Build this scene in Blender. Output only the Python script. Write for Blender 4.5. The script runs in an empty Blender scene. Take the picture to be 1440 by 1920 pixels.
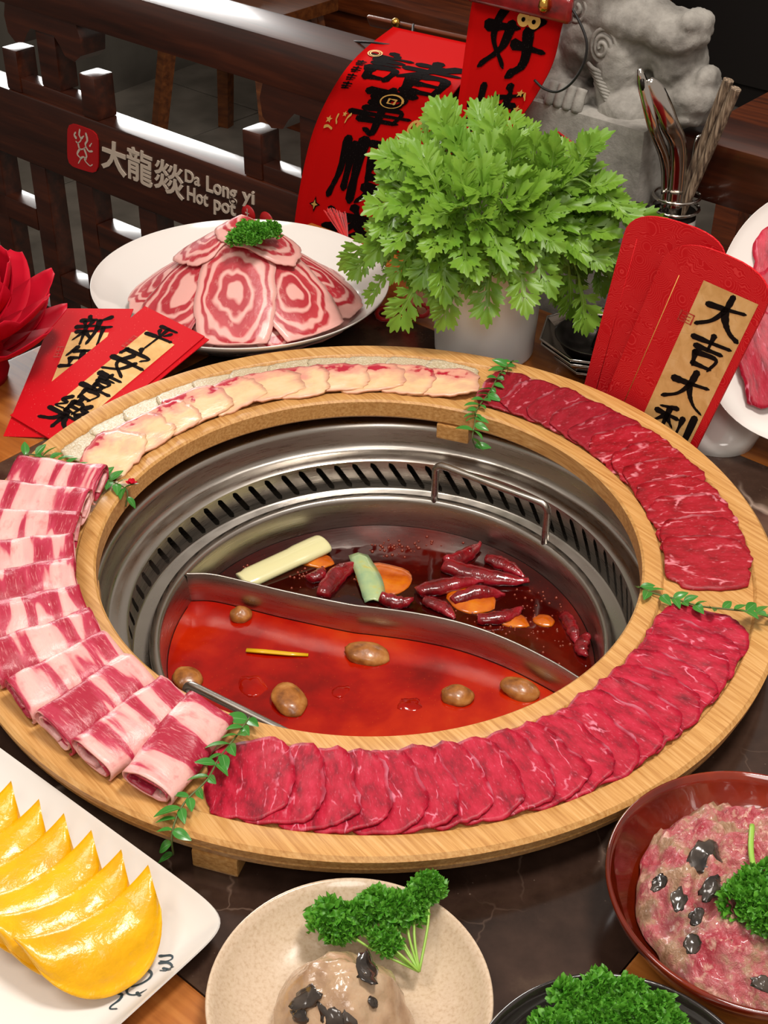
import bpy, bmesh, math, random
from mathutils import Vector, Matrix, noise

sc = bpy.context.scene
COL = sc.collection
PI = math.pi
V = Vector

# ------------------------------------------------------------------ camera
F_PX = 2567.15
PITCH, ROLL = 0.62643, 0.01313
CAM = V((0.0120, -0.9484, 0.7553))
FW = V((0, math.cos(PITCH), -math.sin(PITCH)))
UP0 = V((0, math.sin(PITCH), math.cos(PITCH)))
RT0 = V((1, 0, 0))
RT = RT0 * math.cos(ROLL) + UP0 * math.sin(ROLL)
UP = UP0 * math.cos(ROLL) - RT0 * math.sin(ROLL)
cam_d = bpy.data.cameras.new('camera')
cam_d.sensor_fit = 'VERTICAL'
cam_d.sensor_height = 36.0
cam_d.lens = F_PX / 1920 * 36.0
cam_d.clip_start = 0.02
cam = bpy.data.objects.new('camera', cam_d)
cam.matrix_world = Matrix.Translation(CAM) @ Matrix((RT, UP, -FW)).transposed().to_4x4()
COL.objects.link(cam)
sc.camera = cam

# ------------------------------------------------------------------ light
world = bpy.data.worlds.new('world')
sc.world = world
world.use_nodes = True
bg = world.node_tree.nodes['Background']
bg.inputs[0].default_value = (1.0, 0.87, 0.76, 1)
bg.inputs[1].default_value = 0.40


def area(name, loc, target, size, power, color, size_y=None):
    l = bpy.data.lights.new(name, 'AREA')
    l.energy = power
    l.color = color
    l.shape = 'RECTANGLE' if size_y else 'DISK'
    l.size = size
    if size_y:
        l.size_y = size_y
    o = bpy.data.objects.new(name, l)
    o.location = loc
    o.rotation_euler = (V(target) - V(loc)).to_track_quat('-Z', 'Y').to_euler()
    COL.objects.link(o)
    return o


# ceiling lamps of the dining room and the bright front that the rail tops mirror; all stand outside the picture
area('ceiling_lamp_right_offscreen', (0.45, -0.25, 2.10), (0.0, 0.05, 0), 0.45, 34, (1.0, 0.93, 0.86))
area('ceiling_lamp_left_offscreen', (-0.9, -0.5, 2.10), (0, 0.1, 0), 0.7, 15, (1.0, 0.92, 0.84))
area('ceiling_lamp_front_offscreen', (0.1, -2.0, 2.10), (0, 0.25, 0.05), 0.9, 15, (1.0, 0.93, 0.86))
# window in the far left wall (wall_left stands at s = -6.4 in railing axes)
area('window_left_offscreen', (-2.06, 7.47, 2.05), (-2.06 + 0.766, 7.47 - 0.643, 2.05), 4.0, 310, (1.0, 0.98, 0.95), 1.65)
sc.view_settings.view_transform = 'Standard'
sc.view_settings.look = 'None'
sc.view_settings.gamma = 1
sc.view_settings.use_curve_mapping = False
sc.view_settings.exposure = 0.08

# ------------------------------------------------------------------ pixel helpers
def ray(px, py):
    return FW + RT * ((px - 720) / F_PX) - UP * ((py - 960) / F_PX)


def at(px, py, z=0.0):
    d = ray(px, py)
    return CAM + d * ((z - CAM.z) / d.z)


ANG = math.radians(-40)
E_ = V((math.cos(ANG), math.sin(ANG), 0))      # along the railing
N_ = V((-math.sin(ANG), math.cos(ANG), 0))     # away from the seat, towards the railing


def SN(s, n, z=0.0):
    return E_ * s + N_ * n + V((0, 0, z))


def onp(px, py, n):
    d = ray(px, py)
    return CAM + d * ((n - CAM.dot(N_)) / d.dot(N_))


RZ40 = Matrix.Rotation(ANG, 3, 'Z')

# ------------------------------------------------------------------ scene helpers
def thing(name, label, cat, loc=(0, 0, 0), group=None, rot=None):
    o = bpy.data.objects.new(name, None)
    o.empty_display_size = 0.02
    o.location = loc
    if rot is not None:
        o.rotation_euler = rot.to_euler() if hasattr(rot, 'to_euler') else rot
    COL.objects.link(o)
    o['label'] = label
    o['category'] = cat
    if group:
        o['group'] = group
    return o


def tag(o, label, cat, group=None):
    o['label'] = label
    o['category'] = cat
    if group:
        o['group'] = group
    return o


def mesh(name, vs, fs, mat, smooth=True, uvw=None):
    me = bpy.data.meshes.new(name)
    me.from_pydata([tuple(v) for v in vs], [], fs)
    if mat is not None:
        for m in (mat if isinstance(mat, (list, tuple)) else [mat]):
            me.materials.append(m)
    if smooth:
        me.polygons.foreach_set('use_smooth', [True] * len(me.polygons))
    if uvw is not None:
        a = me.attributes.new('uvw', 'FLOAT_VECTOR', 'POINT')
        flat = []
        for u in uvw:
            flat += list(u)
        a.data.foreach_set('vector', flat)
    me.update()
    return me


def put(name, me, parent=None, loc=(0, 0, 0), rot=None, kind=None):
    o = bpy.data.objects.new(name, me)
    COL.objects.link(o)
    o.location = loc
    if rot is not None:
        o.rotation_euler = rot.to_euler() if hasattr(rot, 'to_euler') else rot
    if parent is not None:
        o.parent = parent
    if kind:
        o['kind'] = kind
    return o


def M(name, vs, fs, mat, parent=None, smooth=True, local=False, uvw=None, auto=None, kind=None):
    """one mesh object; vs in world coordinates unless local"""
    vs = [V(v) for v in vs]
    if parent is not None:
        off = V((0, 0, 0)) if local else V(parent.location)
        o = put(name, mesh(name, [v - off for v in vs], fs, mat, smooth, uvw), parent, kind=kind)
    else:
        c = sum(vs, V()) / len(vs)
        c.z = min(v.z for v in vs)
        o = put(name, mesh(name, [v - c for v in vs], fs, mat, smooth, uvw), None, c, kind=kind)
    if auto:
        edge_split(o, auto)
    return o


def edge_split(o, deg=35):
    m = o.modifiers.new('edges', 'EDGE_SPLIT')
    m.split_angle = math.radians(deg)


def struct(name, vs, fs, mat, smooth=False):
    o = M(name, vs, fs, mat, None, smooth)
    o['kind'] = 'structure'
    return o


def join(*parts):
    vs, fs = [], []
    for a, b in parts:
        k = len(vs)
        vs += [V(v) for v in a]
        fs += [tuple(i + k for i in f) for f in b]
    return vs, fs


def xf(part, mat):
    return [mat @ V(v) for v in part[0]], part[1]


def lathe(prof, n=64, sx=1.0, sy=1.0, c=(0, 0, 0)):
    """profile of (r, z); r==0 allowed at the ends"""
    vs, fs, rings = [], [], []
    c = V(c)
    for r, z in prof:
        if r <= 1e-6:
            rings.append([len(vs)] * n)
            vs.append(c + V((0, 0, z)))
        else:
            rings.append(list(range(len(vs), len(vs) + n)))
            for i in range(n):
                a = 2 * PI * i / n
                vs.append(c + V((r * sx * math.cos(a), r * sy * math.sin(a), z)))
    for A, B in zip(rings, rings[1:]):
        for i in range(n):
            j = (i + 1) % n
            f = []
            for k in (A[i], A[j], B[j], B[i]):
                if k not in f:
                    f.append(k)
            if len(f) > 2:
                fs.append(tuple(f))
    return vs, fs


def catmull(pts, per=6):
    pts = [V(p) for p in pts]
    if len(pts) < 3:
        return [pts[0].lerp(pts[-1], i / per) for i in range(per + 1)]
    out = []
    P = [pts[0] * 2 - pts[1]] + pts + [pts[-1] * 2 - pts[-2]]
    for i in range(1, len(P) - 2):
        a, b, c, d = P[i - 1:i + 3]
        for k in range(per):
            t = k / per
            out.append(0.5 * ((2 * b) + (c - a) * t + (2 * a - 5 * b + 4 * c - d) * t * t + (3 * b - a - 3 * c + d) * t ** 3))
    out.append(pts[-1])
    return out


def tube(pts, r, n=8, caps=True, flat=1.0):
    pts = [V(p) for p in pts]
    vs, fs = [], []
    prev = None
    N = len(pts)
    for i, p in enumerate(pts):
        t = (pts[min(i + 1, N - 1)] - pts[max(i - 1, 0)])
        t = t.normalized() if t.length > 1e-9 else V((0, 0, 1))
        if prev is None:
            u = t.cross(V((0, 0, 1)))
            if u.length < 0.05:
                u = t.cross(V((1, 0, 0)))
        else:
            u = prev - t * prev.dot(t)
        u.normalize()
        prev = u
        w = t.cross(u)
        rr = r[i] if isinstance(r, (list, tuple)) else r
        for k in range(n):
            a = 2 * PI * k / n
            vs.append(p + u * (rr * math.cos(a)) + w * (rr * flat * math.sin(a)))
    for i in range(N - 1):
        for k in range(n):
            k2 = (k + 1) % n
            fs.append((i * n + k, i * n + k2, (i + 1) * n + k2, (i + 1) * n + k))
    if caps:
        fs.append(tuple(reversed(range(n))))
        fs.append(tuple(range((N - 1) * n, N * n)))
    return vs, fs


def box(size, bevel=0.0, seg=2, c=(0, 0, 0)):
    bm = bmesh.new()
    bmesh.ops.create_cube(bm, size=1.0)
    for v in bm.verts:
        v.co = V((v.co.x * size[0], v.co.y * size[1], v.co.z * size[2])) + V(c)
    if bevel > 0:
        bmesh.ops.bevel(bm, geom=list(bm.edges), offset=bevel, segments=seg, affect='EDGES', profile=0.7)
    bm.verts.ensure_lookup_table()
    vs = [v.co.copy() for v in bm.verts]
    bm.verts.index_update()
    fs = [tuple(v.index for v in f.verts) for f in bm.faces]
    bm.free()
    return vs, fs


def snbox(s0, s1, n0, n1, z0, z1, bevel=0.003):
    """box aligned with the railing, world coordinates"""
    b = box((abs(s1 - s0), abs(n1 - n0), abs(z1 - z0)), bevel)
    o = SN((s0 + s1) / 2, (n0 + n1) / 2, (z0 + z1) / 2)
    return [RZ40 @ v + o for v in b[0]], b[1]


def prism(poly, z0, z1):
    n = len(poly)
    vs = [V((p[0], p[1], z0)) for p in poly] + [V((p[0], p[1], z1)) for p in poly]
    fs = [tuple(reversed(range(n))), tuple(range(n, 2 * n))]
    fs += [(i, (i + 1) % n, n + (i + 1) % n, n + i) for i in range(n)]
    return vs, fs


def dup(root, loc=None, rot=None, label=None):
    r = root.copy()
    COL.objects.link(r)
    if loc is not None:
        r.location = loc
    if rot is not None:
        r.rotation_euler = rot.to_euler() if hasattr(rot, 'to_euler') else rot
    if label:
        r['label'] = label
    for ch in root.children:
        c = ch.copy()
        COL.objects.link(c)
        c.parent = r
        for g in ch.children:
            d = g.copy()
            COL.objects.link(d)
            d.parent = c
    return r


def smoothstep(a, b, x):
    t = max(0.0, min(1.0, (x - a) / (b - a)))
    return t * t * (3 - 2 * t)


def nz(x, y=0.0, z=0.0):
    return noise.noise(V((x, y, z)))


# ------------------------------------------------------------------ materials
def col(h):
    h = h.lstrip('#')
    c = [int(h[i:i + 2], 16) / 255 for i in (0, 2, 4)]
    return tuple([(x / 12.92 if x <= 0.04045 else ((x + 0.055) / 1.055) ** 2.4) for x in c] + [1.0])


class G:
    def __init__(s, name, base='#808080', rough=0.5, metal=0.0, **kw):
        s.m = bpy.data.materials.new(name)
        s.m.use_nodes = True
        s.t = s.m.node_tree
        s.b = s.t.nodes['Principled BSDF']
        s.set(Base_Color=col(base) if isinstance(base, str) else base, Roughness=rough, Metallic=metal, **kw)

    def _in(s, nd, k, v):
        i = nd.inputs[k]
        if isinstance(v, bpy.types.NodeSocket):
            s.t.links.new(v, i)
        else:
            i.default_value = v

    def set(s, **kw):
        for k, v in kw.items():
            s._in(s.b, k.replace('_', ' '), v)
        return s

    def n(s, typ, props=None, ins=None, out=0):
        nd = s.t.nodes.new(typ)
        for k, v in (props or {}).items():
            setattr(nd, k, v)
        for k, v in (ins or {}).items():
            s._in(nd, k, v)
        return nd.outputs[out]

    def obj(s):
        return s.n('ShaderNodeTexCoord', out=3)

    def gen(s):
        return s.n('ShaderNodeTexCoord', out=0)

    def rnd(s):
        return s.n('ShaderNodeObjectInfo', out=5)

    def uvw(s):
        return s.n('ShaderNodeAttribute', {'attribute_name': 'uvw'}, out=1)

    def xyz(s, v):
        nd = s.t.nodes.new('ShaderNodeSeparateXYZ')
        s.t.links.new(v, nd.inputs[0])
        return nd.outputs

    def map(s, v, scale=(1, 1, 1), loc=(0, 0, 0), rot=(0, 0, 0)):
        return s.n('ShaderNodeMapping', ins={'Vector': v, 'Scale': scale, 'Location': loc, 'Rotation': rot})

    def shift(s, v, amount=37.0):
        """offset a vector by a per-object random amount"""
        r = s.n('ShaderNodeMath', {'operation': 'MULTIPLY'}, {0: s.rnd(), 1: amount})
        return s.n('ShaderNodeVectorMath', {'operation': 'ADD'}, {0: v, 1: r})

    def noise(s, v, scale=5.0, detail=4.0, rough=0.55, dist=0.0, out=0):
        return s.n('ShaderNodeTexNoise', None, {'Vector': v, 'Scale': scale, 'Detail': detail, 'Roughness': rough, 'Distortion': dist}, out)

    def vor(s, v, scale=5.0, feat='F1', out=0, rnd=1.0):
        return s.n('ShaderNodeTexVoronoi', {'feature': feat}, {'Vector': v, 'Scale': scale, 'Randomness': rnd}, out)

    def wave(s, v, scale=5.0, dist=0.0, detail=2.0, dscale=1.0, dirn='X', typ='BANDS'):
        p = {'wave_type': typ}
        p['bands_direction' if typ == 'BANDS' else 'rings_direction'] = dirn
        return s.n('ShaderNodeTexWave', p, {'Vector': v, 'Scale': scale, 'Distortion': dist, 'Detail': detail, 'Detail Scale': dscale})

    def ramp(s, f, stops, interp='LINEAR'):
        nd = s.t.nodes.new('ShaderNodeValToRGB')
        nd.color_ramp.interpolation = interp
        el = nd.color_ramp.elements
        while len(el) < len(stops):
            el.new(0.5)
        for e, (p, c) in zip(el, stops):
            e.position = p
            e.color = col(c) if isinstance(c, str) else ((c, c, c, 1) if not isinstance(c, (tuple, list)) else c)
        s.t.links.new(f, nd.inputs[0])
        return nd.outputs[0]

    def mix(s, f, a, b, mode='MIX'):
        nd = s.t.nodes.new('ShaderNodeMix')
        nd.data_type = 'RGBA'
        nd.blend_type = mode
        for k, v in ((0, f), (6, a), (7, b)):
            if isinstance(v, str):
                v = col(v)
            s._in(nd, k, v)
        return nd.outputs[2]

    def math(s, op, a, b=0.0, c=None):
        ins = {0: a, 1: b}
        if c is not None:
            ins[2] = c
        return s.n('ShaderNodeMath', {'operation': op}, ins)

    def warp(s, v, scale, amt, detail=2.0):
        nv = s.noise(v, scale, detail, out=1)
        d = s.n('ShaderNodeVectorMath', {'operation': 'SUBTRACT'}, {0: nv, 1: (0.5, 0.5, 0.5)})
        d = s.n('ShaderNodeVectorMath', {'operation': 'SCALE'}, {0: d, 3: amt})
        return s.n('ShaderNodeVectorMath', {'operation': 'ADD'}, {0: v, 1: d})

    def bump(s, h, strength=0.3, dist=0.002):
        nb = s.n('ShaderNodeBump', None, {'Height': h, 'Strength': strength, 'Distance': dist})
        s._in(s.b, 'Normal', nb)
        return s


def wood(name, c0, c1, c2, across=90.0, along=6.0, axis=0, rough=0.4, coat=0.0, bump=0.15, rot=0.0):
    g = G(name, c1, rough, Coat_Weight=coat, Coat_Roughness=0.12)
    v = g.map(g.obj(), rot=(0, 0, rot))
    sc_ = [across, across, across]
    sc_[axis] = along
    w = g.warp(v, 3.0, 0.02)
    f = g.noise(g.map(w, tuple(sc_)), 1.0, 5.0, 0.6)
    big = g.noise(g.map(v, tuple(x * 0.12 for x in sc_)), 1.0, 3.0)
    c = g.ramp(f, [(0.30, c0), (0.52, c1), (0.72, c2)])
    c = g.mix(g.math('MULTIPLY', big, 0.5), c, c0)
    g.set(Base_Color=c)
    g.bump(f, bump, 0.0006)
    return g.m


MAT = {}
MAT['bamboo'] = wood('bamboo', '#a9743a', '#cf9d5c', '#e2b679', 420, 14, 0, 0.42, 0.1, rot=0.9)
MAT['lacquer'] = wood('dark_lacquered_wood', '#260e06', '#3f1a0c', '#582813', 70, 4, 0, 0.3, 0.4, 0.05, rot=math.radians(40))
MAT['brown_wood'] = wood('brown_wood', '#4a2410', '#74401c', '#8f5527', 60, 5, 0, 0.35, 0.3, rot=math.radians(40))
MAT['orange_wood'] = wood('orange_wood', '#7a3f14', '#b06a2a', '#c98540', 60, 5, 0, 0.38, 0.3, rot=math.radians(40))
MAT['chair_wood'] = wood('chair_wood', '#3a180a', '#6b3012', '#87411c', 60, 5, 0, 0.35, 0.3, rot=math.radians(40))

g = G('marble', '#2b1d17', 0.13)
v = g.obj()
f = g.noise(v, 7.0, 8.0, 0.62)
base = g.ramp(f, [(0.32, '#1f140f'), (0.52, '#3d2c24'), (0.70, '#63503f')])
wv = g.warp(v, 6.0, 0.12, 4.0)
ve = g.vor(wv, 5.0, 'DISTANCE_TO_EDGE')
vm = g.ramp(ve, [(0.0, 1.0), (0.006, 0.6), (0.02, 0.0)])
gate = g.ramp(g.noise(v, 3.3, 2.0), [(0.48, 0.0), (0.64, 1.0)])
base = g.mix(g.math('MULTIPLY', vm, gate), base, '#b39c8c')
ve2 = g.vor(g.warp(v, 14.0, 0.06, 4.0), 13.0, 'DISTANCE_TO_EDGE')
vm2 = g.ramp(ve2, [(0.0, 0.5), (0.012, 0.0)])
base = g.mix(g.math('MULTIPLY', vm2, g.ramp(g.noise(v, 9.0, 2.0), [(0.5, 0.0), (0.7, 1.0)])), base, '#8f7666')
sp = g.ramp(g.vor(v, 160.0), [(0.0, 1.0), (0.13, 0.0)])
sp = g.math('MULTIPLY', sp, g.ramp(g.noise(v, 25.0, 2.0), [(0.55, 0.0), (0.7, 0.8)]))
base = g.mix(sp, base, '#a38d7d')
g.set(Base_Color=base)
MAT['marble'] = g.m

g = G('brushed_steel', '#b8b2aa', 0.24, 1.0)
v = g.obj()
f = g.noise(g.map(v, (30, 30, 900)), 1.0, 3.0)
g.set(Roughness=g.ramp(f, [(0.3, 0.24), (0.7, 0.38)]))
g.bump(f, 0.04, 0.0005)
MAT['steel'] = g.m
g = G('polished_steel', '#c9c4bd', 0.12, 1.0)
MAT['polished'] = g.m
MAT['black_metal'] = G('black_metal', '#2a2522', 0.28, 0.7).m
MAT['gold'] = G('gold_metal', '#d6a34c', 0.22, 1.0).m
MAT['white_ceramic'] = G('white_ceramic', '#e4e0da', 0.14, Coat_Weight=0.4).m
MAT['cup_plastic'] = G('white_plastic', '#efeae7', 0.38, Subsurface_Weight=0.05).m
g = G('beige_ceramic', '#cbb49a', 0.22, Coat_Weight=0.4)
sp = g.ramp(g.noise(g.obj(), 420.0, 3.0), [(0.30, '#bda488'), (0.48, '#cab399'), (0.7, '#d0bba2')])
g.set(Base_Color=sp)
MAT['beige_ceramic'] = g.m
g = G('red_brown_glaze', '#6e1e09', 0.1, Coat_Weight=0.8)
f = g.noise(g.obj(), 14.0, 4.0)
g.set(Base_Color=g.ramp(f, [(0.3, '#3f0e04'), (0.55, '#6b1b07'), (0.75, '#8a2b0d')]))
MAT['red_glaze'] = g.m
MAT['black_glaze'] = G('black_glaze', '#231d1b', 0.16, Coat_Weight=0.6).m
MAT['ink'] = G('ink', '#140d0c', 0.8, Specular_IOR_Level=0.1).m
g = G('black_glitter', '#0d0808', 0.9, Specular_IOR_Level=0.05)
sp = g.ramp(g.vor(g.obj(), 420.0), [(0.0, 1.0), (0.10, 0.0)])
g.set(Base_Color=g.mix(sp, '#0d0808', '#8a7f7a'))
MAT['glitter_ink'] = g.m
g = G('gold_print', '#e3b45e', 0.35, 0.4)
MAT['gold_print'] = g.m
MAT['blue_print'] = G('blue_print', '#33454d', 0.3).m
MAT['cream_letter'] = G('cream_letter', '#c2b2a1', 0.5).m
MAT['red_plate'] = G('red_lacquer', '#a80d12', 0.4).m
MAT['cord'] = G('black_cord', '#0f0d0c', 0.6).m

g = G('red_felt', '#b80808', 0.9, Specular_IOR_Level=0.08)
f = g.noise(g.obj(), 900.0, 2.0)
g.bump(f, 0.15, 0.0004)
MAT['red_felt'] = g.m

g = G('red_patterned_paper', '#c8141e', 0.55, Specular_IOR_Level=0.2)
v = g.obj()
wv = g.warp(v, 45.0, 0.030, 2.0)
w1 = g.wave(wv, 170.0, 3.5, 2.0, 1.2, typ='RINGS', dirn='SPHERICAL')
w1 = g.ramp(w1, [(0.70, 0.0), (0.80, 1.0), (0.95, 1.0)])
cells = g.vor(v, 42.0, out=0)
rings = g.math('SINE', g.math('MULTIPLY', cells, 75.0))
rings = g.ramp(rings, [(0.72, 0.0), (0.86, 1.0)])
pm = g.mix(g.ramp(g.noise(v, 22.0, 1.0), [(0.47, 0.0), (0.53, 1.0)]), w1, rings)
g.set(Base_Color=g.mix(g.math('MULTIPLY', pm, 0.45), '#c20f19', '#ee4a4a'))
MAT['red_paper'] = g.m

g = G('red_glitter_paper', '#c50f1c', 0.5, Specular_IOR_Level=0.2)
sp = g.ramp(g.vor(g.obj(), 330.0), [(0.0, 1.0), (0.16, 0.0)])
sp = g.math('MULTIPLY', sp, g.ramp(g.noise(g.obj(), 120.0, 1.0), [(0.45, 0.0), (0.6, 1.0)]))
g.set(Base_Color=g.mix(sp, '#c30d1a', '#f08a80'))
MAT['glitter_paper'] = g.m

g = G('beige_paper', '#d9ad6b', 0.6)
f = g.noise(g.warp(g.obj(), 30.0, 0.03), 60.0, 4.0)
vv = g.ramp(g.vor(g.warp(g.obj(), 25.0, 0.04, 2.0), 28.0, 'DISTANCE_TO_EDGE'), [(0.0, 0.7), (0.02, 0.0)])
c = g.ramp(f, [(0.3, '#c99a58'), (0.55, '#dcb070'), (0.75, '#e5c088')])
g.set(Base_Color=g.mix(g.math('MULTIPLY', vv, g.ramp(g.noise(g.obj(), 20.0), [(0.5, 0.0), (0.6, 0.8)])), c, '#b07f48'))
MAT['beige_paper'] = g.m
MAT['seal_red'] = G('seal_red', '#b8352a', 0.6).m

g = G('stone', '#8b867d', 0.85)
v = g.obj()
f = g.noise(v, 22.0, 8.0, 0.65)
c = g.ramp(f, [(0.28, '#55514b'), (0.5, '#85817a'), (0.75, '#a8a49c')])
st = g.ramp(g.noise(v, 9.0, 3.0), [(0.56, 0.0), (0.70, 0.7)])
c = g.mix(st, c, '#565046')
pit = g.ramp(g.vor(v, 110.0), [(0.0, 1.0), (0.12, 0.0)])
pit = g.math('MULTIPLY', pit, g.ramp(g.noise(v, 30.0), [(0.5, 0.0), (0.62, 1.0)]))
g.set(Base_Color=g.mix(pit, c, '#33302b'))
g.bump(g.noise(v, 140.0, 6.0, 0.7), 0.5, 0.002)
MAT['stone'] = g.m

g = G('floor_tile', '#6f6a61', 0.4)
f = g.noise(g.obj(), 6.0, 6.0)
g.set(Base_Color=g.ramp(f, [(0.3, '#55514a'), (0.6, '#767067')]))
MAT['tile'] = g.m
MAT['grout'] = G('grout', '#3a3733', 0.9).m
g = G('plaster', '#5b564f', 0.8)
g.set(Base_Color=g.ramp(g.noise(g.obj(), 3.0, 5.0), [(0.3, '#4a463f'), (0.7, '#68635a')]))
MAT['plaster'] = g.m
MAT['dark_wall'] = G('dark_wall', '#1a1411', 0.8).m


def leafmat(name, a, b, vein, rough=0.4, sub=0.15):
    g = G(name, a, rough, Subsurface_Weight=0.0)
    u = g.xyz(g.uvw())
    f = g.noise(g.shift(g.obj()), 60.0, 3.0)
    c = g.mix(f, a, b)
    c = g.mix(g.math('MULTIPLY', g.rnd(), 0.45), c, b)
    ax = g.math('ABSOLUTE', u[0])
    vm = g.ramp(ax, [(0.0, 1.0), (0.07, 0.0)])
    c = g.mix(g.math('MULTIPLY', vm, 0.7), c, vein)
    g.set(Base_Color=c)
    # leaves let light through
    tr = g.n('ShaderNodeBsdfTranslucent', ins={'Color': c})
    mx = g.n('ShaderNodeMixShader', ins={0: 0.28, 1: g.b.outputs[0], 2: tr})
    g.t.links.new(mx, g.t.nodes['Material Output'].inputs[0])
    return g.m


MAT['greens'] = leafmat('chrysanthemum_leaf', '#528c1e', '#88ae3c', '#b4cf80')
MAT['greens_stem'] = G('greens_stem', '#86ad4c', 0.45).m
g = G('parsley_leaf', '#4a8f24', 0.45)
u = g.xyz(g.uvw())
c = g.ramp(g.noise(g.obj(), 260.0, 2.0), [(0.3, '#3f8a1b'), (0.7, '#6cae38')])
g.set(Base_Color=c)
tr = g.n('ShaderNodeBsdfTranslucent', ins={'Color': c})
mx = g.n('ShaderNodeMixShader', ins={0: 0.25, 1: g.b.outputs[0], 2: tr})
g.t.links.new(mx, g.t.nodes['Material Output'].inputs[0])
MAT['parsley'] = g.m
MAT['parsley_stem'] = G('parsley_stem', '#8fb84a', 0.4).m
MAT['vine'] = leafmat('vine_leaf', '#2f7a2c', '#4f9c40', '#8fc47c', 0.25)
MAT['vine_stem'] = G('vine_stem', '#54602f', 0.5).m
MAT['petal_red'] = G('red_petal', '#bd0a26', 0.6, Specular_IOR_Level=0.15).m
MAT['petal_white'] = G('white_petal', '#e6d7c6', 0.5).m
# ------------------------------------------------------------------ setting
FLOOR = -0.75
fl = struct('floor', *snbox(-6.5, 4.5, -2.6, 6.5, FLOOR - 0.06, FLOOR - 0.012, 0.0), MAT['grout'])
tile_me = None
TS = 0.60
for i in range(-9, 4):
    for j in range(0, 9):
        p = SN(-0.3 + i * TS, 0.75 + j * TS, FLOOR - 0.006)
        if tile_me is None:
            tile_me = mesh('tile', *box((TS - 0.006, TS - 0.006, 0.012), 0.001, 1), MAT['tile'], False)
        o = put('tile', tile_me, fl, p - V(fl.location), Matrix.Rotation(ANG, 3, 'Z'))
struct('wall_back', *snbox(-6.5, 4.5, 6.4, 6.5, FLOOR, 2.9, 0.0), MAT['dark_wall'])
struct('wall_left', *snbox(-6.5, -6.4, -2.6, 6.4, FLOOR, 2.9, 0.0), MAT['plaster'])
# low grey plastered wall seen through the railing
lw0, lw1 = at(215, 175, FLOOR), at(365, 120, FLOOR)
d = (lw1 - lw0).normalized()
nn = V((-d.y, d.x, 0))
A, B = lw0 - d * 1.6, lw0 + d * 2.6
lowv = []
for z in (FLOOR, 0.35):
    lowv += [V((p.x, p.y, z)) for p in (A, B, B + nn * 0.25, A + nn * 0.25)]
struct('wall_right', lowv, [(0, 1, 2, 3), (4, 5, 6, 7), (0, 1, 5, 4), (1, 2, 6, 5), (2, 3, 7, 6), (3, 0, 4, 7)], MAT['plaster'])

# ------------------------------------------------------------------ table
TH = 0.04
ta = thing('dining_table', 'wooden restaurant table with dark marble inlay under the hot pot', 'table', SN(0, 0, FLOOR))
HS = 0.39   # half side of the marble inlay
T0, T1, TN0, TN1 = -0.55, 0.75, -0.75, 0.516


def hole_plate(half_poly, rin, n=96):
    """square slab with a round hole, in railing axes"""
    vs, fs = [], []
    for k in range(n):
        a = 2 * PI * k / n
        c, s = math.cos(a), math.sin(a)
        q = half_poly / max(abs(c), abs(s))
        for r, z in ((rin, -TH), (rin, 0.0), (q, 0.0), (q, -TH)):
            vs.append(SN(c * r, s * r, z))
    for k in range(n):
        b, e = 4 * k, 4 * ((k + 1) % n)
        for i in range(4):
            j = (i + 1) % 4
            fs.append((b + i, b + j, e + j, e + i))
    return vs, fs


M('marble_top', *hole_plate(HS, 0.2625, 128), MAT['marble'], ta, False)
bo = 0.0008
for (s0, s1, n0, n1) in ((T0, -HS - bo, TN0, TN1), (HS + bo, T1, TN0, TN1), (-HS, HS, HS + bo, TN1), (-HS, HS, TN0, -HS - bo)):
    o = M('border_board', *snbox(s0, s1, n0, n1, -TH, 0.0, 0.002), MAT['orange_wood'] if False else MAT['orange_wood'], ta, False)
for s in (T0 + 0.06, T1 - 0.06):
    for n in (TN0 + 0.06, TN1 - 0.06):
        M('leg', *snbox(s - 0.03, s + 0.03, n - 0.03, n + 0.03, FLOOR, -TH, 0.004), MAT['brown_wood'], ta, False)

# ------------------------------------------------------------------ railing
NR = 0.56
rail = thing('wooden_railing', 'dark lacquered wooden railing with carved signboard behind the table', 'railing', SN(-0.6, NR + 0.03, FLOOR))
LQ = MAT['lacquer']


def rb(name, s0, s1, z0, z1, n0=NR, n1=NR + 0.045, mat=LQ, bev=0.004):
    return M(name, *snbox(s0, s1, n0, n1, z0, z1, bev), mat, rail, True, auto=40)


rb('top_rail', -1.75, -0.273, 0.145, 0.212, NR, NR + 0.085, bev=0.007)
rb('top_rail', -0.079, 0.9, 0.150, 0.217, 0.60, 0.685, LQ, 0.007)
panel = rb('sign_board', -1.75, -0.273, -0.110, 0.006, NR, NR + 0.05)
rb('sign_board', -0.079, 0.9, -0.110, 0.006, 0.60, 0.65, LQ)
rb('bottom_rail', -1.75, -0.273, -0.66, -0.62)
rb('bottom_rail', -0.079, 0.9, -0.66, -0.62, 0.60, 0.645)
for s in (-0.02, 0.12, 0.26, 0.40, 0.54, 0.68):
    rb('lattice_bar', s, s + 0.040, -0.62, -0.112, 0.604, 0.64, bev=0.002)
for s in (-1.235, -1.116, -0.965, -0.835, -0.70, -0.56, -0.44, -0.325, -1.36, -1.48, -1.60):
    rb('lattice_bar', s, s + 0.040, -0.62, -0.112, NR + 0.004, NR + 0.04, bev=0.002)
for s0, s1, z in ((-1.75, -1.237, -0.215), (-1.193, -1.118, -0.325), (-1.074, -0.967, -0.195), (-0.923, -0.837, -0.30), (-0.793, -0.702, -0.20), (-0.658, -0.562, -0.32), (-1.193, -1.118, -0.49), (-1.074, -0.967, -0.42), (-1.75, -1.237, -0.40)):
    rb('lattice_bar', s0, s1, z - 0.02, z + 0.02, NR + 0.004, NR + 0.04, bev=0.002)
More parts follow.
